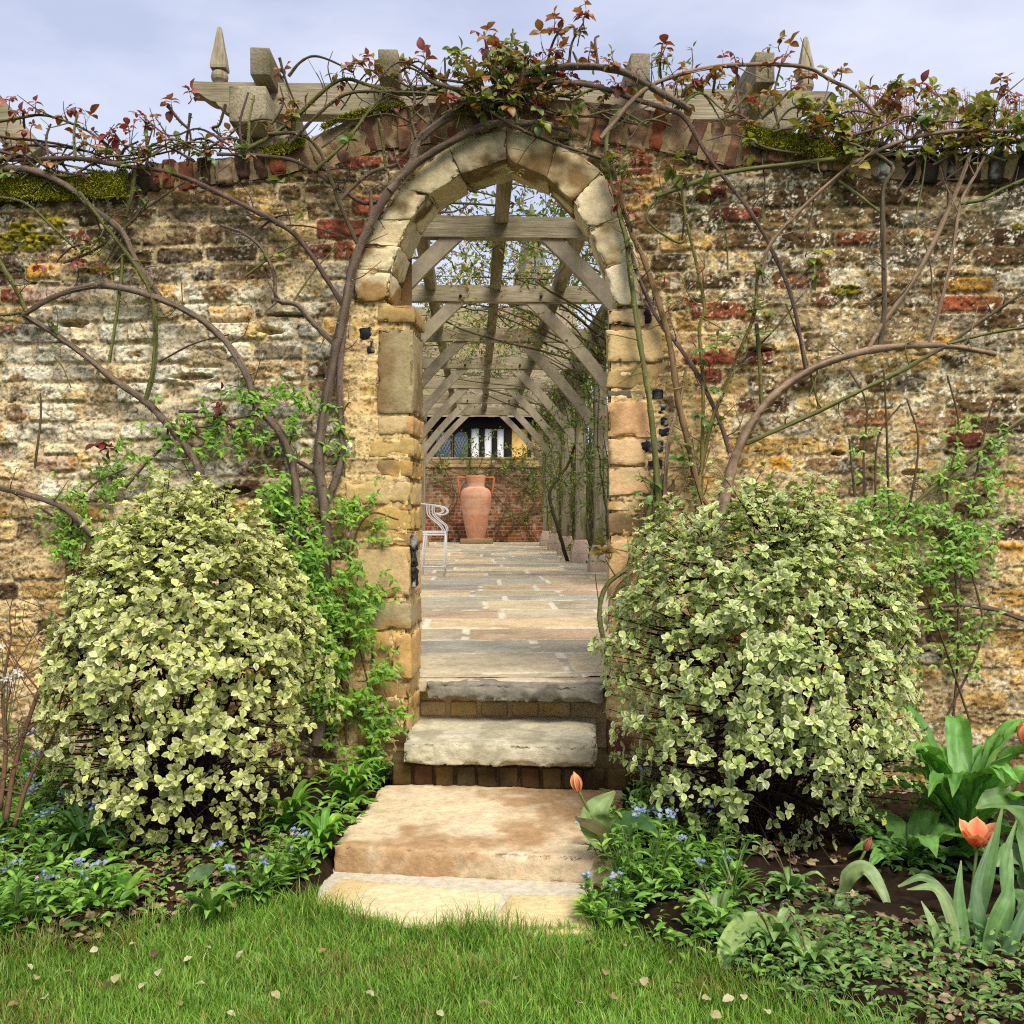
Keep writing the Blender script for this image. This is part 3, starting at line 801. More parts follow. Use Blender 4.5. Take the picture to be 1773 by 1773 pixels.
# cushions of moss along the coping
def moss(name, segs, parent):
    mb = MB()
    for x0, x1, dz, n in segs:
        for _ in range(n):
            x = rng.uniform(x0, x1); u = float(np.interp(x, [p[0] for p in TOPPX], tu))
            t = rng.random() ** 2; ddz = dz * t
            w = rng.uniform(-.02, .16) if t < .15 else -.02 - rng.random() * .01
            p = W(u, w, float(top_z(u)) - ddz + .004)
            nn = rng.integers(6, 11)
            D = rdir(nn, .5) - WN * .5
            leaves(mb, T_nar, p + rng.normal(0, .004, (nn, 3)), D, rdir(nn, 1), rng.uniform(.006, .016, nn), pick([S(200, 194, 56), S(150, 146, 40), S(226, 220, 96), S(104, 104, 32)], nn, .2), pick([S(170, 170, 50)], nn))
    return mb.build(name, M_moss, parent)
moss('moss', [(-40, 225, .11, 3600), (460, 530, .035, 900), (560, 700, .010, 900), (1290, 1470, .075, 3600), (1470, 1560, .008, 260)], garden_wall)

# ------------------------------------------------------------------ ground, bed, lawn
def structure(ob): ob['kind'] = 'structure'; return ob
EDGE = [(-700, 1700), (0, 1652), (120, 1640), (210, 1625), (330, 1602), (400, 1578), (480, 1562), (535, 1574), (600, 1594), (700, 1606), (800, 1611), (900, 1610), (1010, 1608), (1080, 1626), (1150, 1650), (1250, 1690), (1330, 1730), (1420, 1765), (1500, 1800), (1700, 1850), (2400, 1900)]
ep = np.array([gpt(*e) for e in EDGE])
def edge_y(x): return np.interp(x, ep[:, 0], ep[:, 1])
mb = MB()
xs = np.concatenate([[-300, -60, -20, -8], np.linspace(-4, 4, 30), [8, 20, 60, 300]]); ys = np.concatenate([[-300, -60, -15, -5], np.linspace(-1, 4.0, 24)])
X, Y = np.meshgrid(xs, ys, indexing='ij')
mb.grid(np.stack([X, Y, -.012 + 0 * X], -1), S(70, 92, 34) * (.7 + .6 * fbm2(X * 3, Y * 3, 5)[..., None]))
structure(mb.build('lawn', M_soil))
mb = MB()
xs = np.linspace(-2.6, 2.6, 300); vs = np.linspace(0, 1, 150)
X, V_ = np.meshgrid(xs, vs, indexing='ij')
Y0 = edge_y(X) - .03; Y1 = DW + .05 - X * math.tan(TH)
Y = Y0 + (Y1 - Y0) * V_
hz = .03 * sst(0, .1, V_) + .05 * (fbm2(X * 5, Y * 5, 15, 3) - .5) + .035 * (fbm2(X * 22, Y * 22, 16, 3) - .5) + .02 * (fbm2(X * 60, Y * 60, 17, 2) - .5) + .03 * V_
hz = hz - .09 * sst(.08, .0, np.maximum(np.abs(X + .11) - .33 - .10 * (1 - V_), 0)) * 1.0
hz = np.where(V_ < .02, -.02, hz)
cc = S(54, 40, 30) * (.4 + 1.1 * fbm2(X * 30, Y * 30, 18, 3)[..., None])
mb.grid(np.stack([X, Y, hz], -1), cc)
structure(mb.build('flower_bed', M_soil))
def bed_z(x, y):
    v = np.clip((y - edge_y(x) + .03) / (DW + .05 - x * math.tan(TH) - edge_y(x) + .03), 0, 1)
    return .03 * sst(0, .1, v) + .05 * (fbm2(x * 5, y * 5, 15, 3) - .5) + .03 * v
mb = MB()
xs = np.concatenate([[-400, -60, -20, -8], np.linspace(-4, 4, 10), [8, 20, 60, 400]]); ys = np.concatenate([[4.5], np.linspace(6, 40, 12), [80, 500]])
X, Y = np.meshgrid(xs, ys, indexing='ij')
mb.grid(np.stack([X, Y, .36 + 0 * X], -1), S(78, 92, 44) * (.7 + .6 * fbm2(X * .8, Y * .8, 5)[..., None]))
structure(mb.build('ground', M_soil))

# grass blades
mb = MB()
n = 210000
X = rng.uniform(-2.0, 2.0, n); Y = 1.85 + rng.random(n) * 1.05
ok = Y < edge_y(X) + .07 * (fbm2(X * 11, Y * 3, 61, 2) - .35) * (1 + .6 * rng.random(n) ** 3)
X, Y = X[ok], Y[ok]; n = len(X)
patch = fbm2(X * 2.2, Y * 2.2, 25, 3); p2 = fbm2(X * 9, Y * 9, 26, 3)
h = (.014 + .030 * rng.random(n) ** 1.5) * (.35 + 1.3 * p2) * (1 + .9 * sst(.10, .0, edge_y(X) - Y)); wd = rng.uniform(.0008, .0016, n)
az = rng.uniform(0, 2 * math.pi, n); lean = rng.uniform(.1, 1.1, n) * h
az2 = az + rng.normal(0, .5, n)
Z0 = -.012 + 0 * X
B = np.stack([X, Y, Z0], -1); sd_ = np.stack([-np.sin(az), np.cos(az), 0 * az], -1) * wd[:, None]
ld = np.stack([np.cos(az2), np.sin(az2), 0 * az], -1)
M1 = B + ld * (lean * .35)[:, None] + np.array([0, 0, 1]) * (h * .6)[:, None]
TP = B + ld * lean[:, None] + np.array([0, 0, 1]) * h[:, None]
V_ = np.stack([B - sd_, B + sd_, M1 + sd_ * .8, M1 - sd_ * .8, TP], 1)
gcol = pick([S(116, 164, 56, .86), S(134, 178, 66, .86), S(102, 150, 50, .86), S(162, 188, 90, .86), S(130, 158, 62, .86)], n, .12) * (.75 + .5 * patch)[:, None]
dry = (rng.random(n) < .05 + .30 * sst(.55, .68, fbm2(X * 6, Y * 9, 27, 3))); gcol[dry] = pick([S(170, 156, 92), S(150, 136, 70)], dry.sum())
k = np.arange(n) * 5
mb.add(V_.reshape(-1, 3), np.repeat(gcol, 5, 0), np.stack([k, k + 1, k + 2, k + 3], -1), np.stack([k + 3, k + 2, k + 4], -1))
ob = mb.build('grass', M_grass); ob['kind'] = 'stuff'; ob['label'] = 'short green lawn grass along the bottom of the scene'; ob['category'] = 'grass'

# ------------------------------------------------------------------ steps and paving
def gq(px4, z):                                     # four pixels (fl, fr, br, bl) on a plane z
    return [gpt(x, y, z) for x, y in px4]
def slabcor(q, th):
    c = np.zeros((2, 2, 2, 3))
    dn = np.array([0, 0, th])
    c[0, 0, 1], c[1, 0, 1], c[1, 1, 1], c[0, 1, 1] = q
    c[:, :, 0] = c[:, :, 1] - dn
    return c
mb = MB()
for i, (q, c, c2) in enumerate((([(528, 1572), (830, 1613), (870, 1546), (590, 1520)], S(234, 214, 172, .86), S(222, 192, 142, .84)), ([(838, 1614), (1030, 1616), (1020, 1549), (884, 1548)], S(228, 206, 156, .84), S(218, 192, 140, .84)))):
    hexblock(mb, slabcor(gq(q, .004), .05), c, .006, .003, 9, .014, 200 + i, mott=.10, col2=c2, wave=.4)
q = gq([(545, 1560), (1030, 1612), (1025, 1480), (575, 1470)], -.002)
hexblock(mb, slabcor(q, .05), S(222, 212, 190), .006, .004, 20, .014, 210, mott=.14)
structure(mb.build('path', M_slab))

st = thing('stone_step', 'broad worn honey coloured sandstone slab, lowest step before the arch', 'step', gpt(820, 1470, .02), 'stone steps up to the arch')
mb = MB()
z1 = .078
hexblock(mb, slabcor(gq([(577, 1464), (1075, 1486), (1078, 1366), (664, 1356)], z1), .095), S(226, 204, 168, .84), .006, .006, 11, .011, 220, mott=.3, col2=S(194, 158, 116), wave=1.0, nmax=110, chip=.022)
mb.build('slab', M_slab, st)
st = thing('stone_step', 'pale grey overhanging stone slab with a chipped front edge, middle step', 'step', gpt(865, 1300, .2), 'stone steps up to the arch')
mb = MB()
z2 = .250
hexblock(mb, slabcor(gq([(698, 1286), (1033, 1293), (1030, 1234), (722, 1230)], z2), .078), S(208, 200, 172, .84), .006, .007, 14, .008, 231, mott=.2, col2=S(186, 178, 150), wave=.8, nmax=110, chip=.04)
mb.build('slab', M_slab, st)
mb = MB()
q = gq([(676, 1362), (1090, 1372)], z1)
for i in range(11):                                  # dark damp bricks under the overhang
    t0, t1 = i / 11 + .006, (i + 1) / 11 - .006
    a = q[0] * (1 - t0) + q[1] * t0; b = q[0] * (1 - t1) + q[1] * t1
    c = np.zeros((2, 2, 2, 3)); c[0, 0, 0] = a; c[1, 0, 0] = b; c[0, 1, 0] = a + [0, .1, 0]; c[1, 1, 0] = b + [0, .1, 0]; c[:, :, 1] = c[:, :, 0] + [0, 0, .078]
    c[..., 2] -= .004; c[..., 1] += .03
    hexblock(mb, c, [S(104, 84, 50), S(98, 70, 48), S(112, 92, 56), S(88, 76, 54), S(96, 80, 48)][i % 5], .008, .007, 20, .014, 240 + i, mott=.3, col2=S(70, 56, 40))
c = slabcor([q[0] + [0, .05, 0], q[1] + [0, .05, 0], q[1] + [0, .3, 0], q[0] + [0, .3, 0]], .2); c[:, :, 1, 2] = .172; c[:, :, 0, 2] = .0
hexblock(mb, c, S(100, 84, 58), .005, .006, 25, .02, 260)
mb.build('riser', M_brick, st)
st = thing('stone_step', 'thin blue grey stone slab with riven edge, top step in the doorway', 'step', gpt(885, 1180, .4), 'stone steps up to the arch')
mb = MB()
z3 = .415
hexblock(mb, slabcor(gq([(740, 1182), (1046, 1190), (1046, 1172), (740, 1170)], z3 - .004), .066), S(150, 144, 130), .005, .010, 20, .008, 271, mott=.2, col2=S(116, 110, 100), wave=.8, nmax=110, chip=.03)
hexblock(mb, slabcor(gq([(724, 1177), (1050, 1180), (1050, 1146), (724, 1144)], z3 + .002), .05), S(206, 192, 164, .84), .006, .003, 9, .014, 274, mott=.12, col2=S(182, 164, 132), wave=.5)
mb.build('slab', M_slab, st)
mb = MB()
q = gq([(722, 1243), (1046, 1246)], z2)
for i in range(6):
    t0, t1 = i / 6 + .012, (i + 1) / 6 - .012
    a = q[0] * (1 - t0) + q[1] * t0; b = q[0] * (1 - t1) + q[1] * t1
    c = np.zeros((2, 2, 2, 3)); c[0, 0, 0] = a; c[1, 0, 0] = b; c[0, 1, 0] = a + [0, .1, 0]; c[1, 1, 0] = b + [0, .1, 0]; c[:, :, 1] = c[:, :, 0] + [0, 0, .062]
    c[..., 1] += .012; c[..., 2] += .006
    hexblock(mb, c, [S(196, 164, 110), S(206, 170, 108), S(186, 160, 116)][i % 3], .008, .006, 22, .012, 280 + i, mott=.2, col2=S(214, 186, 138))
c = slabcor([q[0] + [-.02, .024, 0], q[1] + [.02, .024, 0], q[1] + [.02, .3, 0], q[0] + [-.02, .3, 0]], .2); c[:, :, 1, 2] = z3 - .05; c[:, :, 0, 2] = .1
hexblock(mb, c, S(206, 180, 132), .005, .010, 30, .012, 290, mott=.25)
mb.build('riser', M_brick, st)

# terrace of riven flags under the pergola
WB = 20.9 * H
ws = [4.22]
while ws[-1] < WB + .6: ws.append(ws[-1] * 1.0055)
us = np.linspace(-2.6, 3.4, 420)
U, V_ = np.meshgrid(us, np.array(ws), indexing='ij')
d, bid, cu, cz, nb = bond(U, V_, 77, pitch=(.42, .80), lens=((.50, .3), (.75, .4), (1.15, .3)), z0=3.6, z1=26, mort=.020, wob=.7)
r_ = np.random.default_rng(3); rr = r_.random(nb + 5); r2 = r_.random(nb + 5)
PALC = np.array([S(204, 190, 160), S(194, 182, 158), S(184, 174, 154), S(212, 192, 156), S(180, 178, 164), S(204, 180, 154), S(172, 164, 148)])
col = PALC[(rr[bid] * 6.99).astype(int)] * (1.05 + .35 * r2[bid])[..., None]
n1 = fbm2(U * 6, V_ * 7, 31, 4); n2 = fbm2(U * 30, V_ * 30, 32, 3)
col = col * (1 + .5 * (n1 - .5) + .35 * (n2 - .5))[..., None]
stn = sst(.56, .70, fbm2(U * 2.6, V_ * 3.0, 33, 5))[..., None] * .35
col = col * (1 - stn) + S(120, 112, 100) * stn
m = sst(.004, -.004, d + .010 * (n2 - .5))[..., None]
dk = sst(.54, .66, fbm2(U * 6, V_ * 6, 36, 2))[..., None]
col = col * np.array([1.14, 1.08, .94])
jc = S(238, 226, 198, .95) * (1 - dk) + S(196, 182, 152) * dk
col = jc * (1 - m) + col * m
hz = z3 + .006 * m[..., 0] + .006 * (n1 - .5) + (r2[bid] - .5) * .006
mb = MB(); mb.grid(G(U, V_, hz), col)
structure(mb.build('terrace', M_slab))

# ------------------------------------------------------------------ pergola of grey oak
OAK = S(172, 160, 134); OAK2 = S(116, 110, 76); OAKD = S(110, 100, 84)
def oak(): return OAK * rng.uniform(.85, 1.12)
PC = .17 * H; UL, UR = -.96 * H, 1.30 * H
def zr(k): return H + k * H                        # height given in eye heights above the eye
pergola = thing('pergola', 'long weathered grey oak pergola with curved braces seen through the arch', 'pergola', G(PC, 5.0, z3))
def beam(name, fr, u0, u1, w0, w1, z0, z1, mat, grain, seed, parent=None, col=None, r=.006, amp=.003):
    mb = MB()
    hexblock(mb, boxcor(fr, u0, u1, w0, w1, z0, z1), oak() if col is None else col, r, amp, 9, .03, seed, grain=grain, mott=.22, col2=OAK2 * rng.uniform(.8, 1.1), wave=.5, nmax=120)
    return mb
WK = [(4.6 + 2.0 * k) * H for k in range(8)]
ZB = zr(1.76)
for k, w in enumerate(WK):
    # posts on tapered stone feet
    for s, u in ((-1, UL), (1, UR)):
        if k == 0: hw = .075
        else: hw = .068
        mb = beam('post', G, u - hw, u + hw, w - .065, w + .065, z3 + .30, zr(1.66), None, (3, 3, .25), 300 + k * 2 + s)
        mb.build('post', M_wood_z, pergola)
        mb = MB(); c = np.zeros((2, 2, 2, 3))
        for zi, (zz, hh) in enumerate(((z3 - .01, .135), (z3 + .12, .13))):
            for i in (0, 1):
                for j in (0, 1): c[i, j, zi] = G(u + (2 * i - 1) * hh, w + (2 * j - 1) * hh, zz)
        hexblock(mb, c, S(206, 182, 158), .01, .004, 12, .03, 320 + k, mott=.15)
        c2 = c.copy()
        for i in (0, 1):
            for j in (0, 1):
                c2[i, j, 0] = c[i, j, 1]; c2[i, j, 1] = G(u + (2 * i - 1) * .082, w + (2 * j - 1) * .082, z3 + .31)
        hexblock(mb, c2, S(214, 190, 168), .006, .004, 12, .03, 330 + k, mott=.15)
        mb.build('stone_foot', M_stone, pergola)
        # curved braces from post to cross beam
        sg = 1 if s < 0 else -1
        t = np.linspace(0, 1, 14)
        bu = u + sg * (.02 + .82 * H * t - .022 * np.sin(t * math.pi)); bz = zr(.84) + (ZB + .03 - zr(.84)) * t + .035 * np.sin(t * math.pi)
        mb = MB()
        tt = unit(np.stack([np.gradient(bu), np.gradient(bz)], -1)); nn = np.stack([-tt[:, 1], tt[:, 0]], -1)
        hb, hw2 = .056, .032
        P = np.zeros((14, 8, 3))
        for j, (a, b) in enumerate(((-1, -1), (0, -1), (1, -1), (1, 0), (1, 1), (0, 1), (-1, 1), (-1, 0))):
            P[:, j] = G(bu + nn[:, 0] * a * hb, w + .0 + b * hw2, bz + nn[:, 1] * a * hb)
        mb.grid(P, oak() * np.ones((14, 8, 1)) * (1 + rng.normal(0, .05, (14, 8, 1))) * np.array([1, 1, 1.06]), close_u=True)
        mb.build('brace', M_oak, pergola, smooth=False)
    # cross beam with scrolled ends
    mb = MB()
    e0, e1 = -1.245 * H, 1.60 * H
    za, zb = ZB, ZB + .135 * H
    us = np.concatenate([np.linspace(e0, e0 + .2, 22), np.linspace(e0 + .25, e1 - .25, 70), np.linspace(e1 - .2, e1, 22)])
    def low(u):
        q = np.minimum(u - e0, e1 - u)
        return za + np.where(q < .035, .095, np.where(q < .115, .095 - .04 * np.sin((q - .035) / .08 * math.pi / 2), np.where(q < .165, .035 * (1 - (q - .115) / .05) + .01, 0.0)))
    zlo = low(us)
    hw = .05
    prof = []
    for b in (-1, 1):
        for f in ((0, .33, .66, 1) if b < 0 else (1, .66, .33, 0)):
            z_ = zlo + (zb - zlo) * f
            nz_ = fbm3(np.stack([us * 2.5, z_ * 30, us * 0 + k * 3 + b], -1), 5, 3) - .5
            prof.append(G(us, w + b * hw + .006 * nz_, z_ + .006 * (fbm2(us * 4, us * 0 + f * 9, k, 2) - .5)))
    P = np.stack(prof, 1)
    nz_ = fbm3(P * np.array([3, 6, 30]), 8, 3)[..., None]
    cb = oak() * (1.0 if k != 0 else 1.08)
    grn = sst(.5, .65, fbm3(P * 3, 9, 3))[..., None] * (.55 if k else .2)
    mb.grid(P, np.clip((cb * (1 - grn) + OAK2 * grn) * (.7 + .6 * nz_), 0, .9), close_u=True)
    for e in (0, -1):
        mb.add(P[e], cb, [[0, 1, 6, 7], [1, 2, 5, 6], [2, 3, 4, 5]] if e == 0 else [[7, 6, 1, 0], [6, 5, 2, 1], [5, 4, 3, 2]])
    mb.build('cross_beam', M_wood_u, pergola, smooth=False)
    if k % 2 == 0 and k > 0 or k == 2:
        for u in (.42, -.32):
            mb = MB(); mb.tube([G(PC + u, w - .075, ZB + .045), G(PC + u, w - .04, ZB + .045)], .014, S(60, 50, 40), 8); mb.build('oak_peg', M_wood_w, pergola)
for s, u in ((0, UL), (1, UR)):
    mb = beam('plate', G, u - .085, u + .085, 4.36 * H, WK[-1] + .3, zr(1.646), zr(1.80), None, (3, .25, 3), 350 + s)
    mb.build('side_plate', M_wood_w, pergola)
for i in range(-2, 3):
    u = PC + i * .54 * H
    mb = beam('purlin', G, u - .046, u + .046, 4.37 * H, WK[-1] + .3, zr(1.85), zr(1.975) + rng.uniform(-.01, .012), None, (3, .25, 3), 360 + i, col=OAK * .82)
    mb.build('purlin', M_wood_w, pergola)
for u in (-1.135 * H, 1.50 * H):
    c0 = G(u, WK[0], ZB + .133 * H); fs = .72
    mb = MB()
    a = np.linspace(0, math.pi, 14); rr_ = np.concatenate([[.04, .045], .045 + .0 * a]) if False else None
    pr = [(.046, 0), (.046, .012), (.038, .016), (.042, .024), (.054, .042), (.058, .062), (.055, .082), (.046, .098), (.036, .104)]
    ang = np.linspace(0, 2 * math.pi, 24, endpoint=False)
    P = np.array([[c0 + [fs * r * math.cos(t), fs * r * math.sin(t), fs * z] for t in ang] for r, z in pr])
    mb.grid(P, OAK * .95, close_u=True)
    z = .104
    sq = [(.034, 0), (.060, .006), (.061, .026), (.048, .105), (.034, .18), (.020, .262), (.013, .292), (.004, .304)]
    a4 = np.array([math.pi / 4 + k * math.pi / 2 for k in range(4)]) + PA
    P = np.array([[c0 + [fs * r * 1.25 * math.cos(t), fs * r * 1.25 * math.sin(t), fs * (z + zz)] for t in a4] for r, zz in sq])
    mb.grid(P, OAK * 1.05, close_u=True)
    mb.build('finial', M_wood_z, pergola, smooth=False)

# sloping timber at the far left
mb = MB()
p0, p1 = wpt(-120, 60, 4.75), wpt(60, 275, 4.62)
dvec = unit(p1 - p0); sv = unit(np.cross(dvec, [0, 1, 0])) * .062; yv = np.array([0, .045, 0])
c = np.zeros((2, 2, 2, 3))
for i, p in enumerate((p0, p1)):
    for j in (0, 1):
        for k in (0, 1): c[i, j, k] = p + sv * (2 * k - 1) + yv * (2 * j - 1)
hexblock(mb, c, OAK * .95, .006, .004, 9, .03, 380, mott=.25, col2=OAK2)
tag(mb.build('timber_prop', M_wood_u, origin=p1), 'sloping grey timber plank behind the mossy wall at far left', 'timber')

# ------------------------------------------------------------------ brick wall at the end of the terrace
far_wall = thing('brick_wall', 'orange red brick wall behind the tall terracotta urn, end of the terrace', 'wall', G(0, WB, z3))
us = np.arange(-6, 7, .014); zs = np.arange(.2, zr(1.07), .014)
U, Z = np.meshgrid(us, zs, indexing='ij')
d, bid, cu, cz, nb = bond(U, Z, 5, u0=-7, u1=8, mort=.004, wob=.4)
r_ = np.random.default_rng(8); a_, b_ = r_.random(nb + 5), r_.random(nb + 5)
up = np.clip((Z - z3) / (zr(1.07) - z3), 0, 1)
lo = np.array([S(150, 84, 56), S(130, 74, 52), S(160, 94, 62), S(114, 70, 52)], ) * .85; hi = np.array([S(146, 108, 82), S(160, 122, 92), S(126, 96, 76), S(168, 134, 98)]) * .85
t = sst(.25, .75, up + .5 * (fbm2(U * 1.5, Z * 2, 4, 3) - .5) + .3 * (b_[bid] - .5))[..., None]
ix = (a_[bid] * 3.99).astype(int)
col = lo[ix] * (1 - t) + hi[ix] * t
col = col * (.75 + .5 * fbm2(U * 14, Z * 14, 6, 3))[..., None]
ledge = sst(.90, .905, up)[..., None]
col = col * (1 - ledge) + np.array([S(190, 164, 106), S(176, 146, 92), S(160, 130, 84), S(196, 172, 120)])[ix] * ledge * (.8 + .4 * b_[bid])[..., None]
m = sst(.002, -.004, d)[..., None]
lic = sst(.60, .66, fbm2(U * 9, Z * 12, 7, 4))[..., None] * .5
col = (S(176, 150, 122) * (1 - m) + col * m); col = col * (1 - lic) + S(196, 176, 150) * lic
mb = MB(); field_mesh(mb, lambda u, w, z: G(u, w + WB, z), U, Z, -.006 + .008 * m[..., 0] + .035 * ledge[..., 0] + .004 * (fbm2(U * 20, Z * 20, 3, 2) - .5), np.clip(col, .004, .85), np.ones(U.shape, bool))
mb.build('brickwork', M_brick, far_wall)
mb = MB()
hexblock(mb, boxcor(G, -6, 7, WB - .04, WB + .24, zr(1.07) - .01, zr(1.07) + .05), S(186, 160, 110), .01, .006, 8, .06, 390, mott=.3, col2=S(120, 110, 70), nmax=160)
mb.build('coping', M_brick, far_wall)

# ------------------------------------------------------------------ old timbered house behind
HW = 24.0 * H
house = thing('timbered_house', 'old timber framed house with leaded windows and tiled roof behind the pergola', 'house', G(0, HW, .4))
def hz_(py): return H + (886.5 - py) * HW / F
def hux(px): return (px - 822) * HW / F
BLACK = S(40, 36, 34)
mb = MB()
hexblock(mb, boxcor(G, hux(420), hux(1010), HW + .12, HW + 5.2, .2, hz_(736)), S(226, 190, 120), .02, .01, 3, .2, 400)
mb.build('wall', M_plain, house)
mb = MB()
hexblock(mb, boxcor(G, hux(420), hux(1012), HW - .02, HW + .12, hz_(742), hz_(720)), BLACK, .01, .01, 4, .12, 401)
hexblock(mb, boxcor(G, hux(420), hux(1012), HW - .02, HW + .12, hz_(830), hz_(797)), BLACK, .01, .01, 4, .12, 402)
for x0, x1 in ((740, 753), (812, 816), (829, 839), (851, 861), (872, 886), (913, 920), (960, 972), (700, 708), (640, 650)):
    hexblock(mb, boxcor(G, hux(x0), hux(x1), HW - .01, HW + .125, hz_(796), hz_(743)), BLACK, .01, .01, 4, .1, 403 + x0)
mb.build('timber_frame', M_plain, house)
for x0, x1, c in ((816, 829, S(246, 246, 246, .95)), (839, 851, S(246, 246, 246, .95)), (861, 872, S(246, 246, 246, .95)), (886, 913, S(240, 196, 110, .9))):
    mb = MB(); hexblock(mb, boxcor(G, hux(x0) - .02, hux(x1) + .02, HW + .05, HW + .115, hz_(797), hz_(742)), c, .004, .004, 6, .08, x0)
    mb.build('plaster_panel', M_plain, house)
for x0, x1 in ((753, 782), (784, 812)):
    mb = MB()
    hexblock(mb, boxcor(G, hux(x0), hux(x1), HW + .03, HW + .11, hz_(797), hz_(743)), BLACK, .004, .003, 6, .08, x0)
    win = mb.build('window', M_plain, house)
    mb = MB(); a, b = hux(x0) + .03, hux(x1) - .03; z0_, z1_ = hz_(796), hz_(748)
    th = np.linspace(0, math.pi, 12)
    out = [(a, z0_), (b, z0_)] + [((a + b) / 2 + (b - a) / 2 * math.cos(t), z1_ - (b - a) / 2 + (b - a) / 2 * math.sin(t)) for t in th]
    V = [G(u, HW + .024, z) for u, z in out]
    mb.add(V, S(110, 124, 140), tris=[[0, i, i + 1] for i in range(1, len(V) - 1)])
    mb.build('pane', M_glass, win)
    mb = MB()
    for q in np.arange(-1.2, 1.3, .155):
        for sgn in (1, -1):
            pts = [((a + b) / 2 + sgn * s_ * .5 + q * .5, (z0_ + z1_) / 2 + s_) for s_ in np.linspace(-.45, .45, 30)]
            pts = [p for p in pts if a < p[0] < b and z0_ < p[1] < z1_ - .12]
            if len(pts) > 1: mb.tube([G(pts[0][0], HW + .02, pts[0][1]), G(pts[-1][0], HW + .02, pts[-1][1])], .006, S(150, 156, 160), 4)
    mb.build('lead_lattice', M_plain, win)
# tiled roof: overlapping courses
mb = MB()
r0 = (HW - .35, hz_(724)); r1 = (HW + 5.0 * H, zr(5.78))
nc = 64; nu = 260
us = np.linspace(hux(400), hux(1030), nu)
t = np.repeat(np.linspace(0, 1, nc), 2)[1:]
lift = np.tile([.0, .022], nc)[:len(t)]
wv = r0[0] + (r1[0] - r0[0]) * t; zv = r0[1] + (r1[1] - r0[1]) * t
U, WW = np.meshgrid(us, wv, indexing='ij'); ZZ = np.broadcast_to(zv + lift, U.shape)
row = np.broadcast_to(np.arange(len(t)) // 2, U.shape)
tid = (np.floor(U / .17 + .5 * (row % 2)).astype(int) * 131 + row * 17) & 1023
tr_ = np.random.default_rng(4).random(1024)
col = np.array([S(150, 136, 114), S(134, 120, 100), S(154, 136, 112), S(124, 112, 94)])[(tr_[tid] * 3.99).astype(int)] * (.75 + .5 * fbm2(U * 1.3, WW * 1.3, 6, 3))[..., None]
gr = sst(.52, .62, fbm2(U * .8, WW * .8, 12, 4))[..., None] * .4
col = col * (1 - gr) + S(150, 140, 84) * gr
mb.grid(G(U, WW, ZZ + .012 * (tr_[tid] - .5)), col)
back = np.stack([G(us, r1[0] + 0 * us, r1[1] + 0 * us), G(us, r1[0] + 4.5 + 0 * us, r0[1] + 0 * us)], 1)
mb.grid(back, S(140, 122, 98))
roof = mb.build('roof', M_plain, house, smooth=False)

# shingled spire
SW = 33.0 * H
spire = thing('spire', 'slender grey shingled spire rising behind the tiled roof', 'spire', G((920 - 822) * SW / F, SW, .4))
mb = MB()
uc = (920 - 822) * SW / F; zt = zr((886 - 352) / F * 33)
rows = 120
zz = np.repeat(np.linspace(zt - 6.6, zt, rows), 2)[1:]; lf = np.tile([0, .03], rows)[:len(zz)]
ang = np.linspace(0, 2 * math.pi, 48, endpoint=False)
oc = 1 / np.cos(((ang + math.pi / 8) % (math.pi / 4)) - math.pi / 8) * .96
rad = (zt - zz) * .215 + .02 + lf
P = np.stack([np.stack([G(uc, SW, 0)[0] + r * oc * np.cos(ang), G(uc, SW, 0)[1] + r * oc * np.sin(ang), z + 0 * ang], -1) for r, z in zip(rad, zz)])
cc = S(176, 172, 162) * (1 + .25 * (np.random.default_rng(3).random((len(zz), 48, 1)) - .5))
mb.grid(P, cc, close_u=True)
mb.build('shingles', M_plain, spire, smooth=False)
mb = MB()
c0 = G(uc, SW, 0); hexblock(mb, boxcor(lambda u, w, z: np.array([c0[0] + u, c0[1] + w, z]), -1.35, 1.35, -1.35, 1.35, .3, zt - 6.5), S(160, 140, 110), .02, .01, 3, .3, 55)
mb.build('tower', M_stone, spire)

# ------------------------------------------------------------------ terracotta urn on a stone block
uw = 20.2 * H
uu = (823.5 - 822) * uw / F; k_ = uw / F
urn = thing('urn', 'tall two handled terracotta amphora urn against the far brick wall', 'urn', G(uu, uw, z3 + .13))
zu = z3 + .105
prof = [(0, 0), (14.5, 0), (15.2, 1.5), (17.2, 11), (20.4, 28), (23.4, 44), (25.8, 60), (26.8, 70), (26.6, 77), (24.6, 83), (20, 87), (16, 88.6), (15, 90), (15.2, 94), (16.2, 101), (17.2, 106), (17.6, 107.5), (17.2, 108.5), (15.6, 108), (14, 100), (13, 92), (0, 90)]
ang = np.linspace(0, 2 * math.pi, 56, endpoint=False)
pp = catmull(np.array([(a, b, 0) for a, b in prof]), 4)
c0 = G(uu, uw, zu)
P = np.stack([np.stack([c0[0] + max(a, 0) * k_ * np.cos(ang), c0[1] + max(a, 0) * k_ * np.sin(ang), zu + b * k_ + 0 * ang], -1) for a, b, _ in pp])
nz_ = fbm3(P * np.array([5, 5, 9]), 4, 4)[..., None]
band = sst(.55, .62, fbm3(P * np.array([1.5, 1.5, 12]), 6, 3))[..., None] * .6
col = S(222, 160, 126, .8) * (.8 + .4 * nz_); col = col * (1 - band) + S(232, 192, 162, .8) * band
mb = MB(); mb.grid(P, col, close_u=True)
mb.build('body', M_terra, urn)
for s in (-1, 1):
    mb = MB()
    pts = [(16, 105.5), (24, 106), (31, 106.2), (31.6, 104), (30.6, 96), (28.6, 82), (26.6, 70)]
    mb.tube([G(uu + s * a * k_, uw, zu + b * k_) for a, b in pts], 1.7 * k_, S(206, 116, 74), 8)
    mb.build('handle', M_terra, urn)
mb = MB()
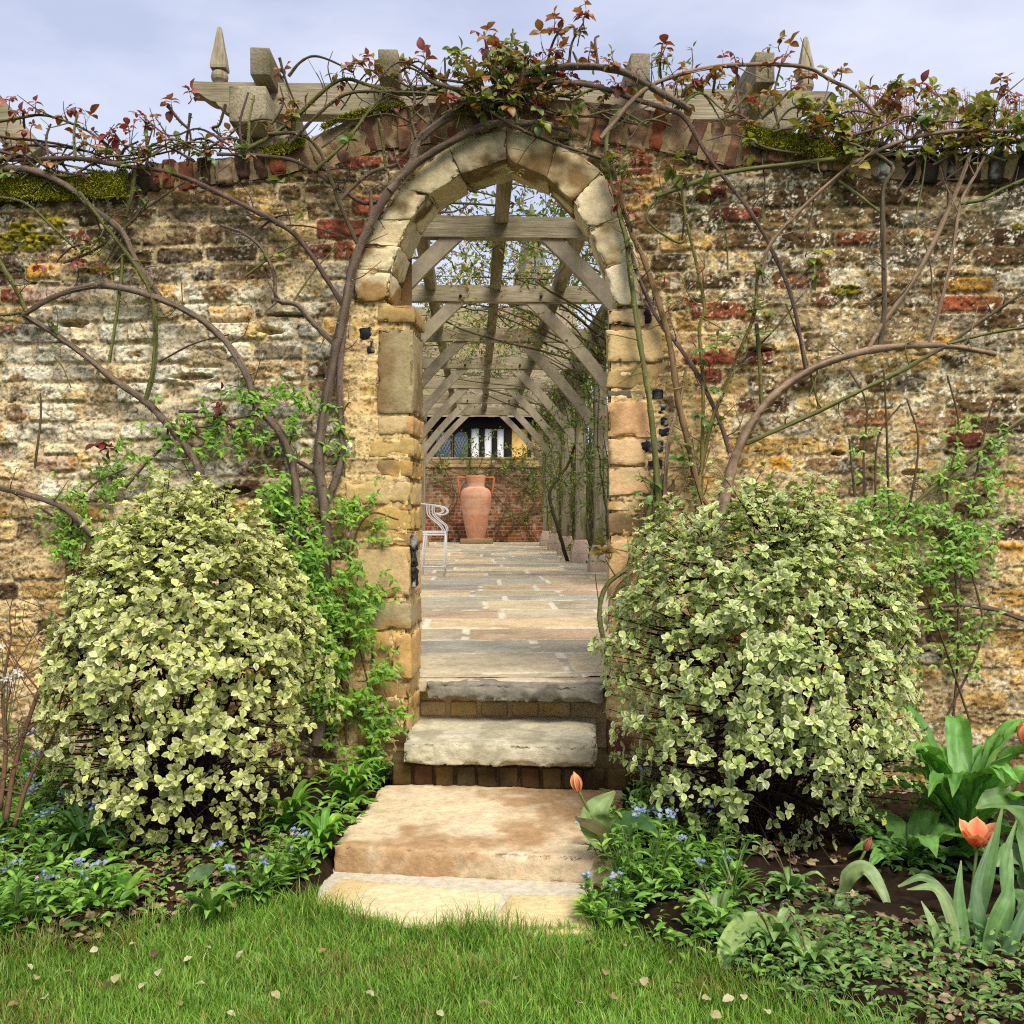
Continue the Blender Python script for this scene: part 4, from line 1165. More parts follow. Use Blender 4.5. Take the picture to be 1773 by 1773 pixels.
hexblock(mb, boxcor(G, uu - 27 * k_, uu + 29 * k_, uw - .34, uw + .34, z3 - .0, z3 + .108), S(168, 146, 104), .02, .012, 10, .03, 500, mott=.25)
tag(mb.build('stone_plinth', M_stone, origin=G(uu, uw, z3)), 'low rough stone block under the terracotta urn', 'plinth')

# ------------------------------------------------------------------ white wire bench, end on
cw = 9.9 * H
cux = lambda px: (px - 822) * cw / F
czz = lambda py: z3 + (1000 - py) * cw / F * .985
chair = thing('wire_chair', 'white painted wire garden chair with scrolled arm beside the left jamb', 'chair', G(cux(745), cw, z3))
WHT = S(236, 234, 230, .85)
def cp(px, py, dw=0): return G(cux(px), cw + dw, czz(py))
mb = MB()
for dw in (-.26, .26):
    pass
mbs = MB()
for dw in np.linspace(-.25, .25, 9): mbs.tube([cp(664, 922, dw), cp(770, 922, dw)], .006, WHT, 5)
mbs.tube([cp(664, 922, -.26), cp(772, 922, -.26), cp(772, 922, .26), cp(664, 922, .26), cp(664, 922, -.26)], .010, WHT, 6)
mbs.tube([cp(664, 926, -.26), cp(772, 926, -.26)], .010, WHT, 6)
mbs.build('seat', M_white, chair)
for dw in (-.26, .26):
    for top in ((772, 920), (738, 922)):
        ml = MB()
        if top[0] > 760: ml.tube([cp(772, 920, dw), cp(771, 960, dw), cp(770, 999, dw)], .009, WHT, 6)
        else: ml.tube([cp(737, 924, dw), cp(733, 960, dw), cp(730, 999, dw)], .009, WHT, 6)
        ml.build('leg', M_white, chair)
    ma = MB()
    arm = [(668, 866), (700, 869), (735, 873), (760, 876), (770, 879), (775, 885), (772, 890), (764, 892), (757, 890)]
    ma.tube(catmull([cp(a, b, dw) for a, b in arm], 5), .008, WHT, 6)
    arm2 = [(752, 876), (764, 879), (767, 885), (762, 889), (754, 889)]
    ma.tube(catmull([cp(a, b, dw) for a, b in arm2], 5), .007, WHT, 6)
    for sh in (0, 9):
        ma.tube(catmull([cp(a + sh, b, dw) for a, b in [(741, 874), (741, 886), (744, 894), (754, 903), (763, 911), (769 - sh * .4, 921)]], 5), .007, WHT, 6)
    ma.build('arm', M_white, chair)
mc = MB()
mc.tube([cp(731, 980, -.26), cp(771, 981, -.26)], .007, WHT, 6); mc.tube([cp(731, 980, .26), cp(771, 981, .26)], .007, WHT, 6)
mc.tube([cp(771, 981, -.26), cp(771, 981, .26)], .007, WHT, 6)
mc.build('stretcher', M_white, chair)
mbk = MB()
for dw in np.linspace(-.26, .26, 8): mbk.tube(catmull([cp(668, 922, dw), cp(662, 890, dw), cp(656, 850, dw)], 4), .006, WHT, 5)
mbk.tube([cp(656, 850, -.26), cp(652, 838, 0), cp(656, 850, .26)], .009, WHT, 6)
mbk.build('backrest', M_white, chair)

# ------------------------------------------------------------------ variegated shrubs
def shrub(root, cx, cy, zb, zt, rx, ry, prof, ntip, pal_c, pal_e, seed, lsize, low_sparse):
    global rng
    rng = np.random.default_rng(seed)
    fz, fr = zip(*prof)
    h = zt - zb
    st = MB(); lf = MB()
    base = np.array([cx, cy, zb - .02])
    # tips spread over the outside of the crown
    f = rng.random(ntip) ** .85
    az = rng.uniform(0, 2 * math.pi, ntip)
    az = np.where(rng.random(ntip) < .35, -math.pi / 2 + rng.normal(0, 1.0, ntip), az)
    keep = rng.random(ntip) < np.interp(f, [0, .12, .28, .42, .55, 1], [low_sparse * .4, low_sparse * .8, .3 + .4 * low_sparse, .72, 1, 1]) * (.22 + .78 * sst(.38, .50, fbm2(np.abs(az + 1.57) * 3.2 + 9, f * 6.5, seed, 3)))
    f = f[keep]; az = az[keep]; n = len(f)
    dep = 1 - .42 * rng.random(n) ** 2.0
    lump = 1 + .22 * (fbm2(az * 1.6 + 5, f * 4, seed, 2) - .5) * 2
    rr = np.interp(f, fz, fr) * dep * lump
    tip = np.stack([cx + rx * rr * np.cos(az), cy + ry * rr * np.sin(az), zb + h * f * (1 + .05 * rng.normal(size=n)) - .0], -1)
    out = unit(np.stack([np.cos(az) * np.interp(f, [0, .6, 1], [1, .8, .1]), np.sin(az) * np.interp(f, [0, .6, 1], [1, .8, .1]), np.interp(f, [0, .5, 1], [-.1, .35, 1.0])], -1))
    # limbs
    limbs = []
    for i in range(22):
        a = rng.uniform(0, 2 * math.pi); r_ = rng.uniform(.3, .8); ff = rng.uniform(.45, .95)
        e = np.array([cx + rx * r_ * math.cos(a) * np.interp(ff, fz, fr), cy + ry * r_ * math.sin(a) * np.interp(ff, fz, fr), zb + h * ff * .9])
        b = base + [rng.normal(0, .04), rng.normal(0, .03), 0]
        m1 = b + (e - b) * .35 + np.array([rng.normal(0, .03), rng.normal(0, .03), .05]); m2 = b + (e - b) * .7 + np.array([rng.normal(0, .03), rng.normal(0, .03), .02])
        P = catmull([b, m1, m2, e], 6); limbs.append(P)
        st.tube(P, np.linspace(.010, .003, len(P)), S(70, 54, 44), 5)
    allp = np.concatenate([p[4:] for p in limbs])
    for i in range(n):
        if i % 3 and f[i] > .35: continue
        d = np.linalg.norm((allp - tip[i]) * [1, 1, 1.4] + [0, 0, .06], axis=1); a = allp[d.argmin()]
        m = (a + tip[i]) / 2 + np.array([rng.normal(0, .015), rng.normal(0, .015), -.02])
        st.tube([a, m, tip[i]], [.0028, .0022, .0012], S(58, 42, 36) * rng.uniform(.6, 1.3), 4, cap=False)
    # bare dead twigs low down
    for i in range(130):
        a = rng.uniform(-math.pi, 0.3); r_ = rng.uniform(.2, .95)
        p0 = base + [rng.normal(0, .05), rng.normal(0, .04), rng.uniform(.02, .25)]
        p2 = np.array([cx + rx * r_ * math.cos(a) * .8, cy + ry * r_ * math.sin(a) * .8, zb + rng.uniform(.0, .34) * h])
        p1 = (p0 + p2) / 2 + [rng.normal(0, .04), rng.normal(0, .04), rng.uniform(0, .06)]
        st.tube(catmull([p0, p1, p2], 4), np.linspace(.003, .001, 9), S(86, 70, 58) * rng.uniform(.5, 1.3), 3, cap=False)
    st.build('branch', M_bark, root)
    # whorls of wavy leaves at each tip, and pairs behind it
    P = []; D = []; N = []; L = []; K = []
    for i in range(n):
        k = rng.integers(5, 8)
        a0 = rng.uniform(0, 6.28)
        o = unit(out[i] + rng.normal(0, .25, 3)); s1 = unit(np.cross(o, [.3, .2, 1.0])); s2 = np.cross(o, s1)
        tone = rng.random()
        for j in range(k):
            a = a0 + j * 2.399; el = rng.uniform(.15, .75)
            back = 0 if j < 4 else rng.uniform(.012, .05)
            d = s1 * math.cos(a) + s2 * math.sin(a) + o * el
            P.append(tip[i] - o * back + d * .002); D.append(d); N.append(o + rng.normal(0, .3, 3) + np.array([0, -.15, .35])); L.append(lsize * rng.uniform(.55, 1.12) * (1 if back else .92)); K.append(tone)
    P = np.array(P); K = np.array(K); m = len(P)
    cc = pick(pal_c, m, .14); ce = pick(pal_e, m, .10)
    cc = cc * (.8 + .4 * K)[:, None]; ce = ce * (.85 + .3 * K)[:, None]
    dk_ = rng.random(m) < .22; cc[dk_] *= .62; ce[dk_] *= .75
    cc = np.clip(cc * 1.12, 0, .9); ce = np.clip(ce * 1.15, 0, .9)
    old = rng.random(m) < .04; cc[old] *= .5; ce[old] = ce[old] * .7
    leaves(lf, T_pit, P, np.array(D), np.array(N), np.array(L), cc, ce)
    lf.build('foliage', M_glossleaf, root)
PROF_L = [(0, .42), (.1, .70), (.22, .90), (.42, 1.0), (.6, .97), (.75, .86), (.87, .66), (.95, .43), (1.0, .18)]
cxL = wpt(322, 0, 3.33)[0]
sh = thing('variegated_shrub', 'cream and pale green variegated shrub left of the steps, bare twiggy stems below', 'shrub', (cxL, 3.33, .05))
shrub(sh, cxL, 3.34, .03, 1.13, .455, .40, PROF_L, 3900, [S(178, 190, 96), S(198, 206, 116), S(158, 174, 82), S(138, 156, 76)], [S(232, 232, 164), S(222, 224, 142), S(212, 216, 124), S(238, 234, 184)], 101, .031, .26)
cxR = wpt(1320, 0, 3.3)[0]
sh = thing('variegated_shrub', 'grey green and cream variegated shrub right of the steps, leafy almost to the soil', 'shrub', (cxR, 3.3, .05))
shrub(sh, cxR, 3.30, .03, 1.14, .505, .42, [(0, .40), (.1, .72), (.22, .93), (.40, 1.0), (.6, .99), (.78, .90), (.9, .74), (.96, .56), (1.0, .34)], 3700, [S(132, 158, 78), S(154, 176, 88), S(112, 140, 72), S(172, 188, 98)], [S(222, 228, 160), S(206, 216, 138), S(234, 234, 184), S(190, 204, 116)], 202, .031, .34)
rng = np.random.default_rng(11)

# ------------------------------------------------------------------ climbing roses on the wall
BRK = S(122, 106, 92); BRK2 = S(104, 92, 72); GRNC = S(112, 112, 66); PURC = S(106, 86, 78)
def cane(mb, px, r0, r1, w0=-.045, w1=-.045, col=BRK, thorns=True, per=8):
    P = catmull([(a, b, 0) for a, b in px], per)
    m = len(P); ws = np.linspace(w0, w1, m)
    u, z = wl_(P[:, 0], P[:, 1], ws)
    Q = W(u, ws, z)
    Q[:, 1] += .006 * np.cumsum(rng.normal(0, .25, m)) * .3
    k = F / (DW - .05)
    r = np.linspace(r0, r1, m) / k * .80 * (1 + .07 * rng.normal(size=m))
    na = 10
    st0 = len(mb.V)
    mb.tube(Q, np.maximum(r, .001), col, na, cap=False)
    sa, ss = np.meshgrid(np.arange(na), np.arange(m), indexing='xy')
    sd0 = rng.random() * 90
    f = fbm2(sa * 1.9 + sd0, ss * .10 + sd0, 3, 3); f2 = fbm2(sa * .9 + sd0, ss * .9, 8, 2)
    mb.Cc[-1] = np.clip(col * (1 + 1.5 * (f - .5) + .9 * (f2 - .5))[..., None], .01, .7).reshape(-1, 3)
    ctr = np.repeat(Q, na, 0)
    mb.V[-1] = ctr + (mb.V[-1] - ctr) * (1 + .55 * (f - .5) + .3 * (f2 - .5)).reshape(-1, 1)
    if r0 > 3.0 and m > 20:                                # side twigs, spurs and pruned ends
        for _ in range(int(m / 7)):
            t = rng.integers(3, m - 2); tg = unit(Q[t + 1] - Q[t - 1])
            d = unit(tg * rng.normal(.3, .6) + np.cross(tg, WN) * rng.choice([-1, 1]) * rng.uniform(.4, 1.0) + [0, -.15, .45] + rng.normal(0, .2, 3))
            L_ = rng.uniform(.03, .16); B_ = catmull([Q[t], Q[t] + d * L_ * .5 + rng.normal(0, .008, 3), Q[t] + d * L_ + rng.normal(0, .016, 3) + [0, 0, .012]], 4)
            mb.tube(B_, np.linspace(min(.0032, r[t] * .6), .0013, len(B_)), np.clip(col * rng.uniform(.6, 1.3), .01, .6), 5)
            if rng.random() < .5:
                e2 = B_[5] + rng.normal(0, .03, 3) + [0, 0, .025]; mb.tube([B_[5], (B_[5] + e2) / 2, e2], .0012, np.clip(col * rng.uniform(.7, 1.4), .01, .6), 4)
    if thorns:
        n = int(m * 1.1)
        for i in range(n):
            t = rng.integers(1, m - 1); d = unit(rng.normal(size=3)); d -= unit(Q[t + 1] - Q[t - 1]) * d.dot(unit(Q[t + 1] - Q[t - 1])); d = unit(d)
            p = Q[t] + d * r[t] * .9; s_ = unit(Q[t + 1] - Q[t - 1]) * .003; e = p + d * rng.uniform(.006, .011); o = np.cross(d, s_)
            mb.add([p + s_, p - s_ * .5 + o, p - s_ * .5 - o, e], pick([S(190, 170, 140), S(150, 96, 84), S(140, 120, 90)], 1)[0], tris=[[0, 1, 3], [1, 2, 3], [2, 0, 3]])
    return Q
RED_L = [S(168, 84, 80), S(190, 108, 102), S(150, 86, 68), S(178, 116, 92)]
BRZ_L = [S(170, 124, 70), S(158, 138, 74), S(184, 132, 84), S(146, 126, 68)]
GRN_L = [S(124, 150, 72), S(106, 140, 66), S(150, 164, 80), S(122, 134, 74)]
OLV_L = [S(170, 176, 76), S(148, 162, 64), S(188, 178, 84)]
def sprout(ms, ml, p, d, ln, nl, pal, sz=.03, stemc=None):
    # a young shoot with pinnate leaves
    d = unit(np.asarray(d, float)); q = p + d * ln * .5 + rng.normal(0, ln * .08, 3); e = p + d * ln + rng.normal(0, ln * .12, 3)
    sc_ = stemc if stemc is not None else pick([S(160, 84, 82), S(134, 88, 70), S(120, 110, 66)], 1)[0]
    Pt = catmull([p, q, e], 4)
    ms.tube(Pt, np.linspace(.0026, .0014, len(Pt)), sc_, 4, cap=False)
    for i in range(nl):
        t = rng.uniform(.35, 1.0); a = Pt[int(t * (len(Pt) - 1))]
        rd = unit(rng.normal(size=3) + d * .5 + np.array([0, -.2, .1])); pl = rng.uniform(.02, .045) * sz / .03
        b = a + rd * pl + [0, 0, .005]
        ms.tube([a, (a + b) / 2 + [0, 0, .003], b], .0009, sc_, 3, cap=False)
        side = unit(np.cross(rd, [0, 0, 1]) + 1e-6)
        k = 3 if rng.random() < .75 else 5
        dd = [rd, side + rd * .3, -side + rd * .3, side + rd * .2, -side + rd * .2][:k]
        pp = [b, b - rd * pl * .15, b - rd * pl * .15, b - rd * pl * .55, b - rd * pl * .55][:k]
        s_ = sz * rng.uniform(.7, 1.5) * 1.05
        cols_ = pick(pal, 1, .1)[0] * (1 + .12 * rng.normal(size=(k, 1)))
        droop = np.array([0, 0, -rng.uniform(.0, .7)])
        leaves(ml, T_rose, np.array(pp), np.array(dd) + droop, np.array([0, -.35, 1]) + rng.normal(0, .4, (k, 3)), s_ * np.array([1.15, 1, 1, .85, .85])[:k], cols_, cols_ * .85)
def wpos(px, py, w=-.04):
    u, z = wl_(px, py, w); return W(u, w, z)

roseA = thing('climbing_rose', 'thick thorny climbing rose trunk beside the left jamb, arching over the doorway', 'climbing rose', wpos(560, 1290))
ms = MB(); ml = MB()
b0 = wpos(565, 1330)
cane(ms, [(552, 1290), (558, 1100), (565, 940), (560, 868), (553, 800), (560, 720), (578, 620), (598, 530), (612, 460), (640, 390), (682, 320), (712, 284), (728, 240), (800, 187), (870, 146), (930, 123), (1000, 114), (1080, 124), (1140, 158), (1195, 190)], 13, 6.5, -.05, -.06, BRK)
cane(ms, [(568, 865), (590, 800), (592, 740), (588, 660), (592, 600), (600, 540)], 9, 6, -.03, -.045, BRK)
cane(ms, [(676, 330), (719, 284), (807, 231), (855, 214), (905, 213), (945, 216), (985, 226)], 9, 6, -.06, -.05, BRK)
cane(ms, [(729, 125), (753, 145), (814, 162), (827, 179), (888, 217), (949, 244), (1041, 274)], 4.5, 3.5, -.07, -.05, BRK2)
cane(ms, [(850, 175), (888, 159), (939, 145), (990, 144), (1041, 152), (1091, 169), (1150, 188), (1185, 205), (1225, 270), (1300, 370), (1340, 440), (1372, 520), (1396, 645)], 6, 4, -.05, -.05, PURC)
cane(ms, [(584, 600), (541, 558), (514, 528), (480, 518), (474, 474), (453, 430), (420, 403), (382, 389)], 6, 3.2, -.045, -.04, BRK)
cane(ms, [(598, 535), (538, 440), (501, 399), (440, 365), (365, 328), (321, 308), (271, 294), (217, 288), (129, 274), (20, 277), (-60, 266)], 5.5, 4.5, -.045, -.05, PURC)
cane(ms, [(376, 267), (440, 269), (501, 276), (541, 294), (592, 330), (632, 352), (668, 345)], 4, 4.5, -.05, -.04, PURC)
cane(ms, [(464, 232), (521, 233), (555, 264), (575, 315), (596, 372), (622, 428)], 4, 4.5, -.06, -.045, BRK2)
cane(ms, [(413, 266), (465, 238), (510, 205), (545, 172), (575, 146), (602, 137), (640, 148), (700, 163), (760, 160)], 4.5, 3.4, -.05, -.05, GRNC)
cane(ms, [(545, 296), (600, 245), (640, 190), (672, 165), (740, 150)], 4, 3, -.06, -.05, GRNC)
cane(ms, [(500, 250), (560, 190), (610, 160), (690, 160), (780, 165)], 3.5, 3, -.07, -.05, BRK2)
cane(ms, [(590, 345), (640, 300), (690, 285)], 4.5, 4, -.05, -.05, BRK)
cane(ms, [(700, 270), (752, 200), (765, 160), (778, 120)], 5, 3, -.05, -.04, BRK2)
cane(ms, [(620, 440), (640, 380), (642, 330)], 5, 3.5, -.06, -.06, BRK)
cane(ms, [(720, 240), (712, 200), (718, 170), (700, 120)], 4, 2.5, -.06, -.05, BRK2)
cane(ms, [(668, 295), (662, 235), (655, 205)], 4, 2.5, -.05, -.05, GRNC)
cane(ms, [(895, 215), (888, 165), (880, 120)], 4, 2.5, -.06, -.05, GRNC)
for p in ([(484, 100), (492, 130), (505, 165), (520, 195)], [(500, 132), (520, 108), (545, 97), (580, 108), (610, 125)], [(470, 215), (490, 180), (485, 150)], [(772, 150), (770, 100)], [(945, 130), (955, 80), (975, 40)], [(985, 115), (990, 75), (1010, 40)], [(1035, 112), (1030, 70), (1037, 62)], [(1002, 112), (992, 90)], [(860, 155), (845, 100), (838, 55)], [(880, 120), (885, 80), (888, 50)], [(960, 140), (962, 95)], [(1150, 160), (1143, 120), (1147, 75)]):
    cane(ms, p, 3.4, 1.8, -.05, -.02, BRK2 if rng.random() < .5 else PURC, False, 4)
for _ in range(78):                                  # the leafy tuft at the apex and along the arch
    x = np.clip(rng.normal(865, 52), 740, 990); y = rng.uniform(72, 180) + abs(x - 865) * .25
    sprout(ms, ml, wpos(x, y + 22, rng.uniform(-.10, .06)), rng.normal(0, .5, 3) + [0, -.2, 1], rng.uniform(.04, .10), 2, (GRN_L + OLV_L + GRN_L + BRZ_L) if rng.random() < .8 else BRZ_L + RED_L, .033)
for x, y, d in ((960, 40, 18), (1012, 30, 22), (965, 60, 20), (842, 70, 10), (700, 100, 20), (735, 110, 18), (745, 130, 20), (690, 130, 20), (640, 120, 18), (615, 115, 20), (600, 130, 15), (650, 100, 22), (1000, 55, 25), (1010, 20, 20), (945, 80, 15), (975, 100, 20), (1060, 110, 15), (1090, 140, 20), (1070, 150, 20), (1145, 80, 20), (1148, 105, 16), (1020, 90, 20), (530, 190, 12), (510, 215, 10), (490, 130, 10)):
    sprout(ms, ml, wpos(x, y + d, -.04), [rng.normal(0, .2), 0, 1], .05, 3, RED_L + BRZ_L, .03)
for _ in range(30):
    x = rng.uniform(470, 1180); yt = np.interp(x, [p[0] for p in TOPPX], [p[1] for p in TOPPX]) - rng.uniform(-10, 70)
    sprout(ms, ml, wpos(x, yt, rng.uniform(-.08, .05)), rng.normal(0, .5, 3) + [0, -.3, 1], rng.uniform(.03, .08), 2, RED_L + BRZ_L + OLV_L, .024)
for x, y in ((510, 320), (535, 375), (480, 440), (600, 260), (1040, 285), (1065, 280), (1075, 300), (1090, 285), (930, 215), (975, 195), (885, 310), (905, 330)):
    sprout(ms, ml, wpos(x, y, -.05), [rng.normal(0, .4), -.6, rng.normal(0, .5)], .04, 2, GRN_L, .032)
for _ in range(26):
    x = rng.uniform(470, 1150); y = float(np.interp(x, [p[0] for p in TOPPX], [p[1] for p in TOPPX])) + rng.uniform(-30, 40); sg = rng.choice([-1, 1]); L_ = rng.uniform(70, 190)
    cane(ms, [(x, y), (x + sg * L_ * .35, y - rng.uniform(5, 40)), (x + sg * L_ * .7, y - rng.uniform(5, 60)), (x + sg * L_, y - rng.uniform(-30, 60))], 2.8, 1.6, -.05, rng.uniform(-.08, .03), pick([BRK2, PURC, GRNC], 1)[0], True, 5)
ms.build('stem', M_bark, roseA); ml.build('foliage', M_rose, roseA)

roseB = thing('climbing_rose', 'arching brown and green climbing rose canes on the mossy far left wall', 'climbing rose', wpos(500, 1100))
ms = MB(); ml = MB()
cane(ms, [(-60, 286), (0, 291), (60, 297), (120, 325), (160, 360), (210, 400), (235, 450), (260, 490), (277, 514)], 8, 6, -.05, -.05, BRK)
cane(ms, [(40, 545), (90, 515), (150, 497), (200, 497), (260, 512), (310, 532), (360, 562), (400, 603), (428, 652), (446, 705), (480, 742), (505, 800), (515, 900), (500, 1100)], 6, 10, -.045, -.06, BRK)
cane(ms, [(137, 333), (172, 376), (211, 427), (244, 473), (264, 516), (269, 580), (265, 640), (252, 692)], 4.5, 5.5, -.06, -.05, GRNC)
cane(ms, [(235, 290), (228, 340), (216, 390), (211, 470), (203, 540), (190, 628)], 4.5, 3.5, -.05, -.03, GRNC)
cane(ms, [(40, 545), (90, 575), (150, 618), (200, 660), (250, 695), (290, 735), (330, 785), (350, 830), (380, 950)], 6, 9, -.04, -.06, BRK)
cane(ms, [(-40, 400), (0, 455), (30, 505), (45, 540)], 6, 5, -.06, -.045, GRNC)
cane(ms, [(-60, 830), (0, 845), (50, 857), (115, 882), (160, 930)], 6, 6, -.05, -.08, BRK)
cane(ms, [(-20, 340), (40, 350), (90, 392), (132, 432)], 3, 2.5, -.05, -.03, GRNC)
cane(ms, [(110, 455), (160, 435), (215, 395), (250, 362), (320, 315)], 3.4, 2.6, -.03, -.05, BRK2)
cane(ms, [(310, 712), (360, 715), (400, 735), (440, 755), (500, 790), (545, 815)], 3.5, 5, -.03, -.05, PURC)
cane(ms, [(215, 848), (250, 805), (285, 770), (291, 738)], 3, 3, -.04, -.05, PURC)
cane(ms, [(-60, 538), (0, 545), (40, 542)], 4, 3.5, -.05, -.04, GRNC)
for p in ([(-60, 215), (0, 236), (60, 243), (130, 255), (200, 280)], [(-60, 255), (0, 262), (50, 276), (120, 272), (180, 280), (260, 270), (340, 250)], [(0, 210), (40, 203), (75, 199), (120, 212), (160, 232), (195, 262)], [(60, 245), (100, 275), (140, 330)], [(-40, 280), (20, 255), (90, 252), (150, 262)],
          [(290, 183), (312, 210), (330, 232), (325, 285)], [(330, 196), (325, 230), (318, 270)], [(390, 180), (380, 215), (368, 222), (385, 240), (380, 265)], [(40, 197), (42, 222)], [(130, 275), (128, 230), (135, 195)], [(205, 290), (215, 260), (240, 245)], [(255, 285), (254, 235), (252, 200)], [(85, 280), (80, 240), (88, 215)], [(420, 260), (415, 215), (430, 160)], [(430, 255), (432, 205), (440, 165)], [(100, 300), (60, 330), (38, 360)]):
    cane(ms, p, 3.6, 2.2, -.05, -.01, pick([BRK2, GRNC, PURC], 1)[0], True, 5)
for _ in range(56):
    x = rng.uniform(-30, 430); y = np.interp(x, [p[0] for p in TOPPX], [p[1] for p in TOPPX]) - rng.uniform(-6, 66) * (.6 + .4 * math.sin(x * .03) ** 2)
    if x > 330: y += 14
    hi_ = y < np.interp(x, [0, 430], [262, 250])
    sprout(ms, ml, wpos(x, y + 12, rng.uniform(-.12, .10)), rng.normal(0, .5, 3) + [0, -.2, 1], rng.uniform(.03, .09), rng.integers(2, 4), (RED_L + BRZ_L) if hi_ or rng.random() < .25 else (GRN_L + GRN_L + BRZ_L), .025)
for x, y, h in ((252, 225, .10), (35, 215, .09), (15, 190, .06), (60, 200, .07), (115, 205, .10), (150, 225, .07), (165, 250, .05), (298, 190, .05), (326, 180, .05), (225, 250, .06), (195, 240, .07)):
    sprout(ms, ml, wpos(x, y, -.03), [rng.normal(0, .15), 0, 1], h * .6, 3, RED_L, .028)
for x, y in ((300, 315), (325, 330), (150, 415), (165, 420), (160, 440), (245, 340), (130, 450), (60, 465), (180, 480), (360, 320), (20, 580), (85, 560), (270, 310)):
    sprout(ms, ml, wpos(x, y, -.05), [rng.normal(0, .4), -.6, rng.normal(0, .5)], .03, 2, GRN_L if rng.random() < .6 else RED_L, .024)
for x, y in ((384, 700), (390, 712), (180, 772), (200, 775)):
    sprout(ms, ml, wpos(x, y, -.06), [rng.normal(0, .4), -.6, .3], .03, 2, [S(130, 50, 50), S(106, 50, 44)], .026)
for _ in range(22):
    x = rng.uniform(-40, 430); y = float(np.interp(x, [p[0] for p in TOPPX], [p[1] for p in TOPPX])) + rng.uniform(-25, 10); sg = rng.choice([-1, 1]); L_ = rng.uniform(60, 180)
    cane(ms, [(x, y), (x + sg * L_ * .35, y - rng.uniform(0, 30)), (x + sg * L_ * .7, y - rng.uniform(0, 50)), (x + sg * L_, y - rng.uniform(-20, 60))], 2.6, 1.5, -.05, rng.uniform(-.08, .03), pick([BRK2, PURC, GRNC], 1)[0], True, 5)
for _ in range(9):
    x = rng.uniform(60, 520); y = rng.uniform(330, 650); a = rng.uniform(-1.2, 1.2); L_ = rng.uniform(50, 150)
    cane(ms, [(x, y), (x + math.cos(a) * L_ * .5, y + math.sin(a) * L_ * .5 - 8), (x + math.cos(a) * L_, y + math.sin(a) * L_)], 2.4, 1.4, -.03, -.04, pick([BRK2, PURC, GRNC], 1)[0], False, 5)
ms.build('stem', M_bark, roseB); ml.build('foliage', M_rose, roseB)

roseC = thing('climbing_rose', 'fan of smooth brown rose canes rising behind the right shrub across the wall', 'climbing rose', wpos(1250, 1290))
ms = MB(); ml = MB()
BR3 = S(150, 126, 104)
cane(ms, [(1240, 1290), (1245, 1050), (1250, 900), (1258, 850), (1275, 785), (1302, 733), (1335, 690), (1390, 648), (1450, 621), (1520, 604), (1600, 597), (1660, 601), (1726, 613)], 13, 5.5, -.06, -.05, BR3, False)
cane(ms, [(1292, 768), (1360, 738), (1415, 713), (1490, 676), (1556, 644), (1600, 620)], 5, 4.2, -.05, -.05, GRNC, False)
cane(ms, [(1600, 620), (1643, 595), (1700, 555), (1773, 504), (1850, 440)], 4.2, 3.4, -.05, -.04, BRK2, False)
cane(ms, [(1640, 596), (1700, 580), (1773, 567), (1840, 560)], 3.5, 3, -.05, -.04, GRNC, False)
cane(ms, [(1500, 610), (1515, 585), (1529, 560), (1593, 467), (1643, 361), (1668, 300), (1690, 240), (1720, 190), (1735, 150)], 6, 3, -.05, -.04, BR3, False)
cane(ms, [(1522, 606), (1530, 545), (1530, 450), (1528, 370), (1531, 322), (1546, 293), (1530, 275), (1498, 258), (1450, 242)], 5.5, 3.5, -.045, -.05, BRK2, False)
cane(ms, [(1608, 596), (1630, 520), (1650, 430), (1664, 350), (1690, 300), (1705, 272)], 4.2, 3, -.045, -.05, BR3, False)
cane(ms, [(1663, 352), (1700, 345), (1740, 325), (1800, 300)], 4, 3.4, -.05, -.05, GRNC, False)
cane(ms, [(1136, 339), (1165, 330), (1255, 300), (1390, 282), (1440, 276), (1495, 268)], 5.5, 4, -.055, -.05, GRNC, False)
cane(ms, [(1318, 470), (1335, 421), (1385, 364), (1461, 296), (1499, 272), (1560, 245), (1630, 229), (1700, 226), (1773, 228), (1850, 235)], 4.5, 4, -.055, -.05, BR3, False)
cane(ms, [(1363, 505), (1385, 480), (1410, 457)], 2.6, 2, -.05, -.06, BRK2, False)
cane(ms, [(1190, 400), (1175, 420), (1120, 380), (1138, 340)], 2.6, 2.6, -.05, -.05, GRNC, False)
cane(ms, [(1452, 313), (1490, 340), (1523, 367)], 3.5, 3, -.04, -.04, GRNC, False)
cane(ms, [(1040, 240), (1110, 160), (1180, 128), (1250, 115), (1340, 111), (1400, 118), (1440, 140), (1480, 160), (1530, 212)], 5, 3.6, -.06, -.03, BR3, False)
cane(ms, [(1500, 275), (1580, 262), (1680, 252), (1773, 245), (1840, 240)], 3.5, 3, -.03, -.02, BRK2, False)
cane(ms, [(1548, 914), (1593, 864), (1692, 781), (1773, 724), (1850, 660)], 4.5, 4, -.05, -.05, GRNC, False)
cane(ms, [(1540, 1060), (1600, 1052), (1660, 1048), (1720, 1055), (1773, 1072), (1850, 1090)], 5, 5, -.04, -.05, PURC, False)
for p in ([(1400, 240), (1420, 190), (1440, 160)], [(1350, 225), (1340, 170), (1355, 100)], [(1285, 205), (1275, 150), (1278, 105)], [(1255, 190), (1280, 140), (1260, 110)], [(1235, 160), (1240, 120)], [(1310, 215), (1360, 165), (1390, 140)], [(1415, 240), (1412, 170)], [(1700, 250), (1690, 210), (1720, 185), (1745, 145)], [(1480, 240), (1530, 190), (1570, 160)], [(1600, 235), (1610, 200)], [(1660, 240), (1665, 200)]):
    cane(ms, p, 3.2, 1.8, -.04, -.01, pick([BRK2, PURC], 1)[0], False, 4)
